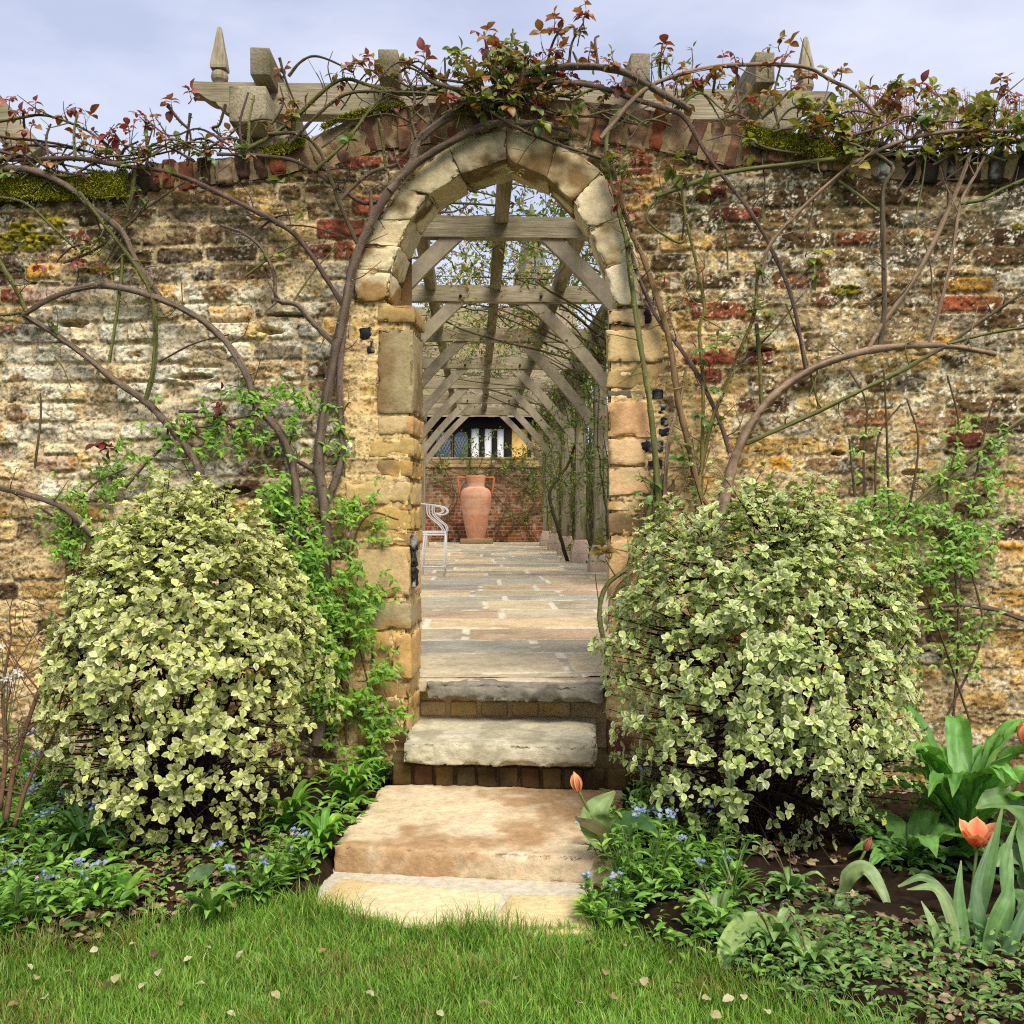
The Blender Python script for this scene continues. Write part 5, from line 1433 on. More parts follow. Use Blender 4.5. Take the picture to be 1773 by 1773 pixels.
for _ in range(165):
    x = rng.uniform(1400, 1830); y = rng.uniform(150, 256) if x < 1660 else rng.uniform(190, 262)
    if x < 1470: y = rng.uniform(190, 245)
    red = y < 185 and rng.random() < .55
    sprout(ms, ml, wpos(x, y + 14, rng.uniform(-.10, .16)), rng.normal(0, .5, 3) + [0, -.2, 1], rng.uniform(.03, .08), rng.integers(2, 4), (RED_L + BRZ_L) if red else (GRN_L + OLV_L + OLV_L if rng.random() < .82 else BRZ_L), .028)
for x, y, h in ((1735, 150, .08), (1745, 165, .06), (1355, 95, .07), (1350, 75, .05), (1275, 100, .08), (1250, 110, .05), (1235, 120, .06), (1200, 140, .07), (1440, 130, .06), (1455, 125, .05), (1400, 130, .06), (1370, 140, .05), (1170, 150, .06), (1310, 170, .06), (1760, 175, .05), (1330, 120, .05)):
    sprout(ms, ml, wpos(x, y + 15, -.03), [rng.normal(0, .2), 0, 1], h * .7, 3, RED_L + BRZ_L, .026)
for _ in range(24):
    x = rng.uniform(1160, 1420); y = np.interp(x, [p[0] for p in TOPPX], [p[1] for p in TOPPX]) - rng.uniform(-5, 60)
    sprout(ms, ml, wpos(x, y, rng.uniform(-.08, .08)), rng.normal(0, .5, 3) + [0, -.2, 1], rng.uniform(.03, .07), 2, BRZ_L + OLV_L, .03)
for x, y in ((1395, 445), (1405, 440), (1420, 470), (1165, 290), (1175, 300), (1190, 285), (1210, 330), (1400, 275), (1480, 285), (1300, 265), (1460, 280), (1605, 280)):
    sprout(ms, ml, wpos(x, y, -.05), [rng.normal(0, .4), -.6, rng.normal(0, .5)], .03, 2, GRN_L + OLV_L, .03)
for _ in range(24):
    x = rng.uniform(1150, 1800); y = float(np.interp(x, [p[0] for p in TOPPX], [p[1] for p in TOPPX])) + rng.uniform(-25, 30); sg = rng.choice([-1, 1]); L_ = rng.uniform(60, 190)
    cane(ms, [(x, y), (x + sg * L_ * .35, y - rng.uniform(0, 35)), (x + sg * L_ * .7, y - rng.uniform(0, 50)), (x + sg * L_, y - rng.uniform(-30, 60))], 2.6, 1.5, -.05, rng.uniform(-.08, .03), pick([BRK2, PURC, GRNC], 1)[0], False, 5)
for _ in range(16):
    x = rng.uniform(1180, 1760); y = rng.uniform(320, 760); a = rng.uniform(-1.9, -.6); L_ = rng.uniform(60, 200)
    cane(ms, [(x, y), (x + math.cos(a) * L_ * .5 + 6, y + math.sin(a) * L_ * .5), (x + math.cos(a) * L_, y + math.sin(a) * L_)], 2.3, 1.3, -.03, -.04, pick([BRK2, PURC, GRNC], 1)[0], False, 5)
ms.build('stem', M_stem, roseC); ml.build('foliage', M_rose, roseC)

roseD = thing('climbing_rose', 'cluster of upright green thorny rose stems at the right jamb of the doorway', 'climbing rose', wpos(1190, 1290))
ms = MB(); ml = MB()
for p, a, b, c in (([(1150, 1290), (1145, 1000), (1138, 840), (1126, 711), (1114, 635), (1103, 562), (1091, 477), (1085, 418), (1073, 376), (1060, 320), (1050, 270), (1053, 225), (1075, 190)], 7, 4, GRNC),
                   ([(1215, 1290), (1212, 950), (1202, 814), (1176, 703), (1161, 600), (1141, 527), (1114, 447), (1094, 406), (1075, 350), (1062, 300)], 8, 5, S(128, 104, 72)),
                   ([(1264, 785), (1250, 740), (1232, 697), (1205, 644), (1173, 597), (1141, 556), (1117, 506), (1100, 465), (1090, 420)], 5, 4, PURC),
                   ([(1212, 900), (1214, 840), (1217, 673), (1211, 571), (1220, 532), (1205, 453), (1188, 380), (1180, 330), (1160, 285)], 4.5, 2.6, S(126, 116, 62)),
                   ([(1240, 930), (1226, 880), (1211, 837), (1232, 732), (1255, 673), (1281, 606), (1305, 544), (1311, 480), (1320, 450)], 5, 3.4, S(126, 112, 66)),
                   ([(1150, 1000), (1150, 878), (1158, 761), (1176, 703), (1188, 635)], 5, 3.4, S(146, 122, 96)),
                   ([(1045, 1110), (1038, 1060), (1050, 1015), (1085, 985), (1112, 955), (1130, 895), (1148, 820)], 5.5, 4, GRNC),
                   ([(1075, 1120), (1088, 985), (1110, 930), (1125, 880), (1137, 810)], 5.5, 4.5, GRNC),
                   ([(1055, 1080), (1062, 1020), (1100, 985), (1140, 940), (1162, 875), (1166, 830)], 4.5, 3.4, S(146, 118, 92)),
                   ([(1225, 940), (1203, 862), (1207, 830), (1197, 760)], 4.5, 3.4, GRNC),
                   ([(1130, 1150), (1120, 1020), (1135, 930), (1150, 850)], 6, 4.5, GRNC),
                   ([(1310, 560), (1316, 640), (1318, 705)], 4, 4, GRNC)):
    cane(ms, p, a, b, -.06, -.05, c)
for x, y in ((1060, 340), (1075, 330), (1090, 440), (1110, 350), (1070, 360), (1085, 375), (1120, 300), (1075, 275), (1100, 285), (1150, 490), (1217, 490), (1160, 545), (1200, 545), (1215, 640), (1230, 650), (1310, 470), (1322, 490), (1305, 560), (1325, 570), (1090, 490), (1275, 620), (1205, 600)):
    sprout(ms, ml, wpos(x, y, -.07), [rng.normal(0, .3), -.4, .8], .04, 2, RED_L if rng.random() < .6 else GRN_L, .020, S(170, 70, 56))
for x, y in ((1220, 720), (1235, 735), (1230, 670), (1325, 540), (1320, 580), (1180, 775), (1170, 790), (1175, 810), (1130, 845), (1110, 850), (1110, 880), (1240, 600), (1260, 590), (1215, 600), (1165, 910)):
    sprout(ms, ml, wpos(x, y, -.07), [rng.normal(0, .4), -.7, rng.normal(0, .4)], .03, 2, [S(118, 158, 88), S(104, 140, 70), S(140, 164, 84)], .027, GRNC)
sprout(ms, ml, wpos(1055, 968, -.05), [-.5, -.5, .3], .03, 2, BRZ_L, .04)
ms.build('stem', M_stem, roseD); ml.build('foliage', M_rose, roseD)

# ------------------------------------------------------------------ clematis on the wall
CLG = [S(126, 176, 60), S(104, 156, 52), S(148, 190, 76), S(82, 126, 46)]
CLG = [c * np.array([1.42, 1.30, 1.1]) for c in CLG]
def trifol(ml, P, N, size, pal):
    m = len(P)
    for k in range(3):
        a = rng.uniform(0, 6.28, m) if k == 0 else a + 2.0 + rng.normal(0, .2, m)
        D = np.stack([np.cos(a), -.25 + 0 * a, np.sin(a) * .8 - .35], -1) @ np.stack([WT, WN, [0, 0, 1]]) if True else None
        leaves(ml, T_sm, P, D, N + rng.normal(0, .35, (m, 3)), size * rng.uniform(.7, 1.2, m), pick(pal, m), pick(pal, m) * .9)
def clematis(name, label, cat, base, blobs, stems, pal, size, bells=()):
    root = thing(name, label, cat, base)
    ms = MB(); ml = MB()
    for p in stems: cane(ms, p, 2.6, 1.8, -.03, -.06, S(104, 84, 62), False, 6)
    for x, y, rx, ry, n, dw in blobs:
        t = rng.normal(0, .58, (n, 2)); px = x + np.clip(t[:, 0], -1.6, 1.6) * rx; py = y + np.clip(t[:, 1], -1.6, 1.6) * ry
        cl_ = fbm2(px * .035, py * .035, 55, 2) > .40; px, py = px[cl_][:int(n * .8 if x < 900 else n * .62)], py[cl_][:int(n * .8 if x < 900 else n * .62)]; n = len(px)
        w = -.02 - rng.random(n) * dw
        u, z = wl_(px, py, w); P = W(u, w, z)
        trifol(ml, P, np.array([0, -1.0, .7]), size, pal)
        for i in range(0, n, 5):
            if i + 1 < n and np.linalg.norm(P[i] - P[i + 1]) < .3: ms.tube(catmull([P[i], (P[i] + P[i + 1]) / 2 + [0, .02, -.02], P[i + 1]], 3), .001, S(110, 104, 60), 3, cap=False)
    ms.build('stem', M_stem, root); ml.build('foliage', M_leaf, root)
    if bells:
        for x, y in bells:
            mf = MB(); p = wpos(x, y, -.14)
            D = np.array([[math.cos(a) * .3, math.sin(a) * .3, -1] for a in np.arange(4) * 1.57])
            leaves(mf, T_sm, np.repeat(p[None], 4, 0), D, np.array([[math.cos(a), math.sin(a), .3] for a in np.arange(4) * 1.57]), .022, pick([S(190, 130, 160), S(206, 160, 184)], 4))
            mf.build('flower', M_petal, root)
    return root
clematis('clematis', 'fresh green clematis hanging down the wall beside the left jamb, small pink bells', 'clematis', wpos(590, 1300),
         [(520, 900, 50, 60, 190, .08), (545, 985, 60, 60, 230, .14), (575, 1060, 60, 70, 260, .16), (590, 1140, 60, 70, 230, .15), (620, 1220, 60, 60, 170, .12), (600, 1030, 70, 40, 120, .10), (560, 1180, 50, 90, 150, .14), (640, 1270, 45, 50, 90, .10), (610, 870, 45, 30, 45, .05), (650, 900, 40, 30, 18, .04), (480, 860, 40, 40, 70, .08), (470, 730, 60, 40, 110, .07), (400, 740, 80, 35, 110, .06), (330, 760, 60, 45, 90, .06), (500, 700, 40, 30, 60, .05), (560, 770, 40, 60, 35, .05), (430, 690, 60, 20, 40, .05), (660, 1180, 30, 60, 40, .05)],
         [[(600, 1290), (590, 1150), (575, 1000), (530, 880), (500, 780), (450, 720), (350, 740), (280, 730)], [(570, 1290), (600, 1100), (610, 950), (640, 890), (690, 900)], [(560, 1290), (555, 1150), (540, 960), (510, 850)], [(640, 1300), (640, 1200), (600, 1040)]],
         CLG, .029, [(533, 912), (604, 920), (470, 935), (560, 975), (545, 1025), (600, 1085), (648, 1160), (662, 1215), (592, 1115), (495, 695), (524, 712)])
clematis('clematis', 'thin scrambling green clematis on the left wall, just above the left shrub', 'clematis', wpos(120, 1100),
         [(150, 860, 50, 50, 60, .05), (110, 900, 40, 40, 60, .05), (160, 920, 60, 30, 45, .05), (200, 830, 60, 30, 40, .04), (120, 950, 30, 30, 40, .04), (240, 790, 50, 30, 30, .04)],
         [[(130, 1100), (120, 960), (130, 890), (160, 840), (220, 810)], [(100, 900), (70, 880)], [(60, 810), (70, 730), (70, 680)]], CLG, .026)
clematis('clematis', 'loose pale green clematis on bare twigs at the right end of the wall', 'clematis', wpos(1640, 1250),
         [(1510, 865, 45, 35, 85, .06), (1580, 890, 40, 30, 45, .05), (1640, 880, 60, 60, 110, .07), (1660, 950, 60, 55, 150, .08), (1620, 1000, 50, 45, 95, .07), (1690, 920, 50, 40, 55, .06), (1530, 930, 40, 50, 70, .06), (1650, 1060, 55, 40, 55, .05), (1700, 780, 45, 40, 55, .05), (1650, 830, 40, 40, 35, .05), (1730, 850, 40, 40, 60, .06), (1500, 770, 40, 30, 30, .04), (1530, 760, 30, 20, 15, .04), (1690, 1110, 50, 60, 40, .05), (1660, 740, 40, 30, 14, .04), (1640, 1130, 40, 40, 22, .04)],
         [[(1650, 1250), (1660, 1100), (1650, 950), (1640, 850), (1660, 740), (1640, 650)], [(1500, 900), (1495, 800), (1500, 700), (1470, 640)], [(1515, 900), (1520, 760), (1560, 700)], [(1560, 930), (1580, 850), (1590, 760), (1570, 690)], [(1620, 1050), (1680, 860), (1700, 770), (1720, 690)], [(1480, 860), (1470, 760)], [(1540, 910), (1535, 740), (1530, 640)], [(1680, 1250), (1640, 1130), (1600, 1020)], [(1640, 1240), (1700, 1100), (1680, 980)]],
         [S(142, 182, 74, .95), S(120, 164, 64, .95), S(164, 194, 88, .95), S(104, 146, 56, .95)], .026)

# ------------------------------------------------------------------ climbers over the pergola
rng = np.random.default_rng(77)
PGL = [S(120, 150, 58), S(100, 132, 50), S(150, 164, 70), S(84, 116, 46)]
PGY = [S(190, 176, 84), S(170, 164, 74), S(196, 160, 84), S(150, 150, 66), S(196, 140, 90)]
def climber(label, stems, blobs, base, group=None, lsize=.045, n_on_stem=0, cols=None):
    root = thing('pergola_climber', label, 'climbing plant', base, group)
    ms = MB(); ml = MB()
    for P, r0, r1 in stems:
        P = catmull(P, 6); P = P + rng.normal(0, .006, P.shape)
        ms.tube(P, np.linspace(r0, r1, len(P)), (cols if cols is not None else S(98, 88, 62)) * rng.uniform(.7, 1.25), 5)
        if n_on_stem:
            k = rng.integers(0, len(P), n_on_stem)
            leaves(ml, T_sm, P[k] + rng.normal(0, .05, (n_on_stem, 3)), rdir(n_on_stem), rdir(n_on_stem, .8), rng.uniform(.6, 1.2, n_on_stem) * lsize, pick(PGL, n_on_stem))
    for c, rad, n, pal in blobs:
        tw = max(3, n // 14)
        for _ in range(tw):
            a = c + rng.normal(0, .5, 3) * rad; d = rng.normal(size=3) * [1, 1, .7]; L_ = rng.uniform(.15, .5)
            b = a + unit(d) * L_
            Pt = catmull([a, (a + b) / 2 + rng.normal(0, .04, 3), b], 4)
            ms.tube(Pt, .003, S(96, 84, 60), 3, cap=False)
            k = max(4, n // tw); t = rng.integers(0, len(Pt), k)
            leaves(ml, T_sm, Pt[t] + rng.normal(0, .035, (k, 3)), rdir(k), rdir(k, .9), rng.uniform(.6, 1.2, k) * lsize, pick(pal, k))
    ms.build('stem', M_bark, root); ml.build('foliage', M_leaf, root)
for k in range(2, 8):                                 # one on each right-hand post
    w = WK[k]; stems = []
    for i in range(46 if k < 6 else 22):
        x0 = UR + .04 + abs(rng.normal(.0, .20)); w0 = w + rng.uniform(.15, 1.9)
        tz_ = rng.uniform(1.3, 2.4); ln_ = rng.normal(0, .05)
        P = [G(x0, w0, z3), G(x0 + ln_ + rng.normal(0, .02), w0 + rng.normal(0, .05), z3 + tz_ * .3), G(x0 + 1.6 * ln_ + rng.normal(0, .03), w0 + rng.normal(0, .1), z3 + tz_ * .65), G(x0 + 2 * ln_ + rng.normal(0, .05), w0 + rng.normal(0, .15), z3 + tz_)]
        if rng.random() < .4: P.append(G(x0 - rng.uniform(0.0, .45), w0 + rng.normal(0, .3), ZB + rng.uniform(-.1, .35)))
        stems.append((P, rng.uniform(.006, .018), rng.uniform(.003, .007)))
    if k == 4:
        stems.append(([G(UR - .15, w + .3, z3), G(UR - .32, w, z3 + .5), G(UR - .42, w, z3 + .95), G(UR - .15, w + .1, z3 + 1.35), G(UR, w, z3 + 1.9)], .03, .016))
    blobs = [(G(UR + rng.uniform(-.1, .35), w + rng.uniform(-.9, .9), z3 + rng.uniform(.9, 2.7)), .38, 90, PGL) for _ in range(15)]
    blobs += [(G(UR + rng.uniform(.12, .6), w + rng.uniform(-.6, 1.2), z3 + rng.uniform(.2, 1.6)), .35, 70, PGL + PGY[:1]) for _ in range(7)]
    nm = ['second', 'third', 'fourth', 'fifth', 'sixth', 'last'][k - 2]
    climber('tangled brown climber stems wrapped round the %s right pergola post' % nm, stems, blobs, G(UR, w, z3), 'climbers on the right pergola posts', .055, 16, S(98, 90, 62))
for i, (u0, w0, w1, n, lab) in enumerate(((PC + .75, 6.3, 8.6, 13, 'climber with thin twigs and small green leaves over the pergola, right of the nearest beams'), (PC - .75, 7.2, 9.6, 12, 'yellow green leafy climber trailing over the pergola roof, left of its ridge pole'), (PC + .1, 9.5, 13.5, 16, 'golden green climber spread over the middle of the pergola roof'), (PC + .2, 14.5, 20.5, 12, 'sparse green climber on the far end of the pergola roof'))):
    stems = []; blobs = []
    for j in range(n):
        wa = rng.uniform(w0, w1)
        P = [G(UR if i != 1 else UL, wa + rng.normal(0, .3), ZB - .3), G(u0 + rng.normal(0, .45) + (.3 if i != 1 else -.3), wa + rng.normal(0, .3), ZB + .10 + rng.random() * .15), G(u0 + rng.normal(0, .5), wa + rng.normal(0, .4), ZB + .18 + rng.random() * .25), G(u0 + rng.normal(0, .5) - (.4 if i != 1 else -.4), wa + rng.normal(0, .5), ZB + .2 + rng.random() * .4)]
        stems.append((P, rng.uniform(.008, .014), .004))
        for _ in range((2, 2, 3, 2)[i]):
            blobs.append((G(u0 + rng.normal(0, .55), wa + rng.normal(0, .3), ZB + .22 + rng.random() * .40), .30, 95, (PGY + PGL) if i in (1, 2) else PGL))
    climber(lab, stems, blobs, G(u0, (w0 + w1) / 2, ZB + .15), 'climbers over the pergola roof', .055, 8)
# climber on the far brick wall, its tips crossing the windows
stems = []; blobs = []
for i in range(13):
    x = rng.uniform(-1.6, 1.5); 
    P = [G(x, WB - .06, z3), G(x + rng.normal(0, .3), WB - .07, z3 + .5), G(x + rng.normal(0, .5), WB - .07, z3 + 1.1), G(x + rng.normal(0, .6), WB - .08, z3 + 1.7), G(x + rng.normal(0, .6), WB - .05, z3 + 2.1)]
    stems.append((P, .016, .007))
for i in range(44):
    blobs.append((G(rng.uniform(-1.4, 1.9), WB - .10, z3 + rng.choice([1.55, 1.8, 2.0, 2.2]) + rng.normal(0, .1)), .22, 34, PGL))
for i in range(10):
    blobs.append((G(rng.uniform(.9, 1.6), WB - .12, z3 + rng.uniform(.2, 1.5)), .22, 50, PGL))
climber('thin bare climber trained on the orange brick wall behind the urn', stems, blobs, G(0, WB - .05, z3), None, .07)

# greenery beyond the pergola: shrubs and trees one sees between the posts
def bush(name, label, cat, c, rad, n, pal, lsize, trunk=None, group=None):
    root = thing(name, label, cat, (c[0], c[1], .38), group)
    ml = MB(); ms = MB()
    b = np.array([c[0], c[1], .36])
    for _ in range(26):
        d = rdir(1, .3)[0]; e = np.array(c) + d * rad * rng.uniform(.4, .9)
        ms.tube(catmull([b + rng.normal(0, .05, 3), (b + e) / 2 + rng.normal(0, .1, 3), e], 4), np.linspace(trunk or .03, .006, 9), S(96, 82, 64), 5)
    cl = np.array(c) + rdir(n // 30) * np.array(rad) * (rng.random((n // 30, 1)) ** .33)
    P = np.repeat(cl, 30, 0) + rng.normal(0, .14, (len(cl) * 30, 3)) * np.array(rad) * .9
    P = P[P[:, 2] > .42]; m = len(P)
    leaves(ml, T_sm, P, rdir(m), rdir(m, .7), rng.uniform(.6, 1.3, m) * lsize, pick(pal, m, .2))
    ms.build('trunk' if trunk else 'branch', M_bark, root); ml.build('crown', M_leaf, root)
bush('garden_bush', 'leafy green bush seen between the right pergola posts, behind the near ones', 'bush', (2.6, 14.0, 1.3), np.array([.8, 1.2, 1.0]), 4200, PGL, .06)
bush('garden_bush', 'dull green bush behind the far right pergola posts', 'bush', (2.3, 19.0, 1.35), np.array([.9, 1.2, 1.1]), 3600, PGL + [S(126, 90, 60)], .07)
bush('garden_tree', 'broad green tree crown behind the right side of the pergola', 'tree', (4.0, 17.0, 2.9), np.array([1.5, 1.6, 1.6]), 7000, PGL + PGY[:2], .08, .10)
bush('garden_tree', 'yellow green tree left of the pergola, its crown showing over the beams', 'tree', (-3.2, 15.0, 3.4), np.array([1.8, 1.8, 1.5]), 7000, PGL + PGY, .08, .10)
rng = np.random.default_rng(78)
hd = thing('hedge', 'tall hedge with reddish feathery shoot tips behind the right end of the wall', 'hedge', wpt(1545, 600, 5.0) * [1, 1, 0] + [0, 0, .36])
ms = MB(); ml = MB()
for i in range(300):
    x = rng.uniform(1460, 1900); d = rng.uniform(4.75, 5.4)
    p = wpt(x, rng.uniform(190, 300), d); e = wpt(x + rng.normal(0, 4), rng.uniform(140, 200) + abs(x - 1545) * .08, d)
    ms.tube([p, e], [.003, .0012], S(170, 120, 100), 3, cap=False)
    k = 12; t = rng.random((k, 1))
    leaves(ml, T_nar, p + (e - p) * t, rdir(k, .6), rdir(k), .022, pick([S(200, 140, 124), S(190, 150, 110), S(150, 150, 80), S(180, 120, 110)], k))
for i in range(40):
    x = rng.uniform(1460, 1900); d = rng.uniform(4.8, 5.3); p = wpt(x, 300, d); b = p * [1, 1, 0] + [0, 0, .36]
    ms.tube([b, (b + p) / 2 + rng.normal(0, .03, 3), p], [.012, .008, .003], S(120, 96, 76), 4)
    k = 120; t = rng.random((k, 1))
    leaves(ml, T_sm, b + (p - b) * t + rng.normal(0, .07, (k, 3)), rdir(k), rdir(k, .6), .03, pick(PGL, k))
ms.build('twig', M_bark, hd); ml.build('foliage', M_leaf, hd)

# ------------------------------------------------------------------ flowers and leaves in the bed
rng = np.random.default_rng(31)
FMN_G = [S(120, 170, 74), S(100, 150, 62), S(144, 188, 92), S(86, 132, 54)]
FMN_G = [c * np.array([1.42, 1.30, 1.1]) for c in FMN_G]
FMN_B = [S(100, 146, 236, .95), S(84, 128, 226, .95), S(130, 170, 244, .95), S(120, 140, 232, .95)]
def bp(px, py):
    p = gpt(px, py); p[2] = float(bed_z(p[0], p[1])); return p
def flower5(mf, p, n_, r, col, eye):
    n_ = unit(n_); a = unit(np.cross(n_, [.2, .9, .4])); b = np.cross(n_, a); V = [p + n_ * .0006]; T_ = []
    for i in range(5):
        t = i * 1.2566
        for dt, rr in ((-.52, .75), (0, 1.0), (.52, .75)):
            V.append(p + (a * math.cos(t + dt) + b * math.sin(t + dt)) * r * rr)
        k = 1 + i * 3; T_ += [[0, k, k + 1], [0, k + 1, k + 2]]
    cc = np.repeat(col[None], 16, 0); cc[0] = eye
    mf.add(V, cc, tris=T_)
def forget_me_not(h, rad, nst, nfl, seed, bpal):
    global rng
    rng = np.random.default_rng(seed)
    root = thing('forget_me_not', '', 'flower', (0, 0, 0), 'forget-me-nots in the flower bed')
    ms = MB(); ml = MB(); heads = []
    for i in range(nst):
        a = rng.uniform(0, 6.28); r_ = rad * math.sqrt(rng.random()); hh = h * rng.uniform(.45, 1.0)
        p = np.array([math.cos(a) * r_ * .4, math.sin(a) * r_ * .4, -.02]); e = np.array([math.cos(a) * r_, math.sin(a) * r_, hh])
        P = catmull([p, (p + e) / 2 + [0, 0, .02], e], 5); ms.tube(P, np.linspace(.0022, .0012, len(P)), S(110, 130, 72), 4, cap=False)
        k = rng.integers(7, 12); t = rng.integers(1, len(P), k); az = rng.uniform(0, 6.28, k)
        leaves(ml, T_oval, P[t], np.stack([np.cos(az), np.sin(az), rng.uniform(.1, .9, k)], -1), np.array([0, 0, 1.0]), rng.uniform(.028, .055, k) * (1.1 - .5 * t / len(P)), pick(FMN_G, k), pick(FMN_G, k))
        if i < nfl:
            mf = MB(); heads.append(mf)
            q = e + [0, 0, .012]; ms.tube([e, q], .001, S(120, 130, 80), 3, cap=False)
            for j in range(rng.integers(6, 12)):
                o = rng.normal(0, .010, 3) * [1, 1, .6]
                flower5(mf, q + o, np.array([rng.normal(0, .35), -.55 + rng.normal(0, .3), .8]), rng.uniform(.0050, .0072), pick(bpal, 1)[0], S(236, 214, 120))
    k = 26; az = rng.uniform(0, 6.28, k)
    leaves(ml, T_oval, np.stack([np.cos(az) * rad * .3, np.sin(az) * rad * .3, .0 * az], -1), np.stack([np.cos(az), np.sin(az), rng.uniform(.2, 1.2, k)], -1), np.array([0, 0, 1.0]), rng.uniform(.05, .085, k), pick(FMN_G, k), pick(FMN_G, k))
    ms.build('stem', M_stem, root); ml.build('foliage', M_leaf, root)
    for mf in heads: mf.build('flower_head', M_petal, root)
    return root
protos = [forget_me_not(.15, .10, 16, 3, 1, FMN_B), forget_me_not(.20, .12, 20, 4, 2, FMN_B), forget_me_not(.11, .10, 14, 3, 3, FMN_B + [S(206, 160, 206)]), forget_me_not(.22, .11, 24, 2, 4, FMN_B)]
FM = [(30, 1565, 0, 'at far left edge of the bed'), (98, 1515, 1, 'left of the left shrub, tall with several blue heads'), (62, 1440, 3, 'under bare brown stems at far left'), (140, 1600, 2, 'low and pinkish, on the lawn edge at left'), (15, 1630, 0, 'lowest in the left corner above the lawn'),
      (70, 1365, 1, 'by the wall at far left'), (130, 1335, 2, 'behind the left shrub against the wall'), (20, 1480, 1, 'cut by the left picture edge'), (60, 1610, 2, 'between two blue clumps on the left lawn edge'),
      (445, 1555, 0, 'with pale blue heads beside the folded grey leaf'), (500, 1530, 2, 'nearest the flags on their left'), 
      (1060, 1520, 1, 'touching the right side of the honey slab'), (1105, 1570, 3, 'lush, at the right corner of the flags'), (1165, 1520, 1, 'under the front of the right shrub'), (1100, 1470, 3, 'below the left tulip'), (1050, 1600, 2, 'low, spilling over the right end of the flags'), (1240, 1560, 0, 'small, before the lungwort')]
for i, (x, y, k, lab) in enumerate(FM):
    lab = 'forget-me-not clump ' + lab
    p = bp(x, y)
    used = protos[k].get('_used', 0)
    if not used:
        o = protos[k]; o.location = p; o['label'] = lab; o['_used'] = 1; o.rotation_euler = (0, 0, 0)
    else:
        dup(protos[k], p, rng.uniform(-1, 1), rng.uniform(.85, 1.12), lab)

rng = np.random.default_rng(41)
def frame_at(p):
    return np.asarray(p, float)
def leafy_clump(name, label, cat, p, n, ln, wd, pal, upr=(.5, 1.4), mat=None, spots=False, crinkle=.06, group=None, azr=(0, 6.28)):
    root = thing(name, label, cat, p, group)
    for i in range(n):
        ml = MB()
        a = azr[0] + (azr[1] - azr[0]) * (i + rng.uniform(.1, .9)) / n; el = rng.uniform(*upr); L_ = ln * rng.uniform(.65, 1.1); w_ = wd * rng.uniform(.8, 1.15)
        d = np.array([math.cos(a), math.sin(a), 0])
        c1 = p + d * L_ * .10 + [0, 0, L_ * .30 * el]; c2 = p + d * L_ * .42 + [0, 0, L_ * .62 * el]; c3 = p + d * L_ * .72 + [0, 0, L_ * .72 * el]; c4 = p + d * L_ * .98 + [0, 0, L_ * (.72 * el - .12)]
        c = pick(pal, 1, .1)[0]
        strap(ml, [p + d * .01, c1, c2, c3, c4], [.06 * w_, .18 * w_, .8 * w_, 1.0 * w_, .85 * w_, .45 * w_, .02 * w_], c, np.cross(np.array([-d[1], d[0], 0]), c4 - p) * -1 + [0, 0, .3], .22, 6, c * 1.35, crinkle)
        ml.build('leaf', mat or M_leaf, root)
    return root
LG = [S(106, 158, 60), S(90, 142, 52), S(124, 170, 72)]
LG = [c * np.array([1.42, 1.30, 1.1]) for c in LG]
leafy_clump('lungwort', 'bright green broad leaved clump hugging the left edge of the honey slab', 'plant', bp(560, 1500), 44, .10, .013, LG, (.3, 1.9))
leafy_clump('lungwort', 'bright green clump left of the dark riser, spotted leaves under the clematis', 'plant', bp(610, 1425), 48, .12, .014, LG, (.3, 2.1))
leafy_clump('lungwort', 'green leafy clump in the corner between wall, clematis and honey slab', 'plant', bp(655, 1385), 34, .10, .012, LG, (.3, 1.9))
leafy_clump('lungwort', 'leafy clump under the right edge of the left shrub', 'plant', bp(500, 1465), 40, .12, .014, LG, (.3, 1.9))
leafy_clump('primrose', 'pale green rosette growing alone on the lawn edge under the left shrub', 'plant', bp(365, 1600), 16, .09, .013, [S(136, 178, 80), S(116, 160, 66)], (.8, 1.8))
leafy_clump('primrose', 'small green rosette among dead leaves at left', 'plant', bp(215, 1595), 9, .10, .018, LG, (.6, 1.5))
leafy_clump('mullein', 'dark green strap leaved clump left of the left shrub', 'plant', bp(150, 1520), 24, .18, .014, [S(74, 116, 56), S(64, 102, 50)], (.8, 1.7))
leafy_clump('foxglove', 'large clump of broad wrinkled dark green leaves right of the right shrub', 'plant', gpt(1668, 1490, .03), 28, .31, .036, [S(112, 168, 74, .95), S(98, 150, 66, .95), S(130, 182, 86, .95)], (.5, 2.3), crinkle=.20)
leafy_clump('foxglove', 'low spreading broad leaves under the right edge of the right shrub', 'plant', gpt(1580, 1500, .03), 9, .30, .045, [S(112, 158, 80, .95), S(98, 142, 70, .95)], (.25, .8), crinkle=.16)
leafy_clump('geranium', 'low round leaved green patch at the foot of the wall at right', 'plant', bp(1735, 1365), 26, .16, .040, [S(104, 160, 62), S(90, 146, 56)], (.8, 1.8))
leafy_clump('bluebell', 'thin arching grassy leaves under the front of the right shrub', 'plant', bp(1270, 1590), 26, .16, .0035, [S(88, 130, 52), S(110, 146, 64)], (.5, 1.6), crinkle=0)
def pl(pts, z=None):                                  # (px, py, depth) points in the air over the bed
    return [wpt(a, b, c) for a, b, c in pts]
def tulip_leaves(root, lst):
    for pts, wid, c in lst:
        ml = MB(); P = np.array(pl(pts)); k = F / P[:, 1].mean()
        strap(ml, P, np.array(wid) / k, c, [0.0, -.75, .66], .25, 7, c * 1.12, .03)
        ml.build('leaf', M_leaf, root)
BLU = S(116, 158, 88); PALE_G = S(152, 178, 112); BLG = S(96, 134, 84)
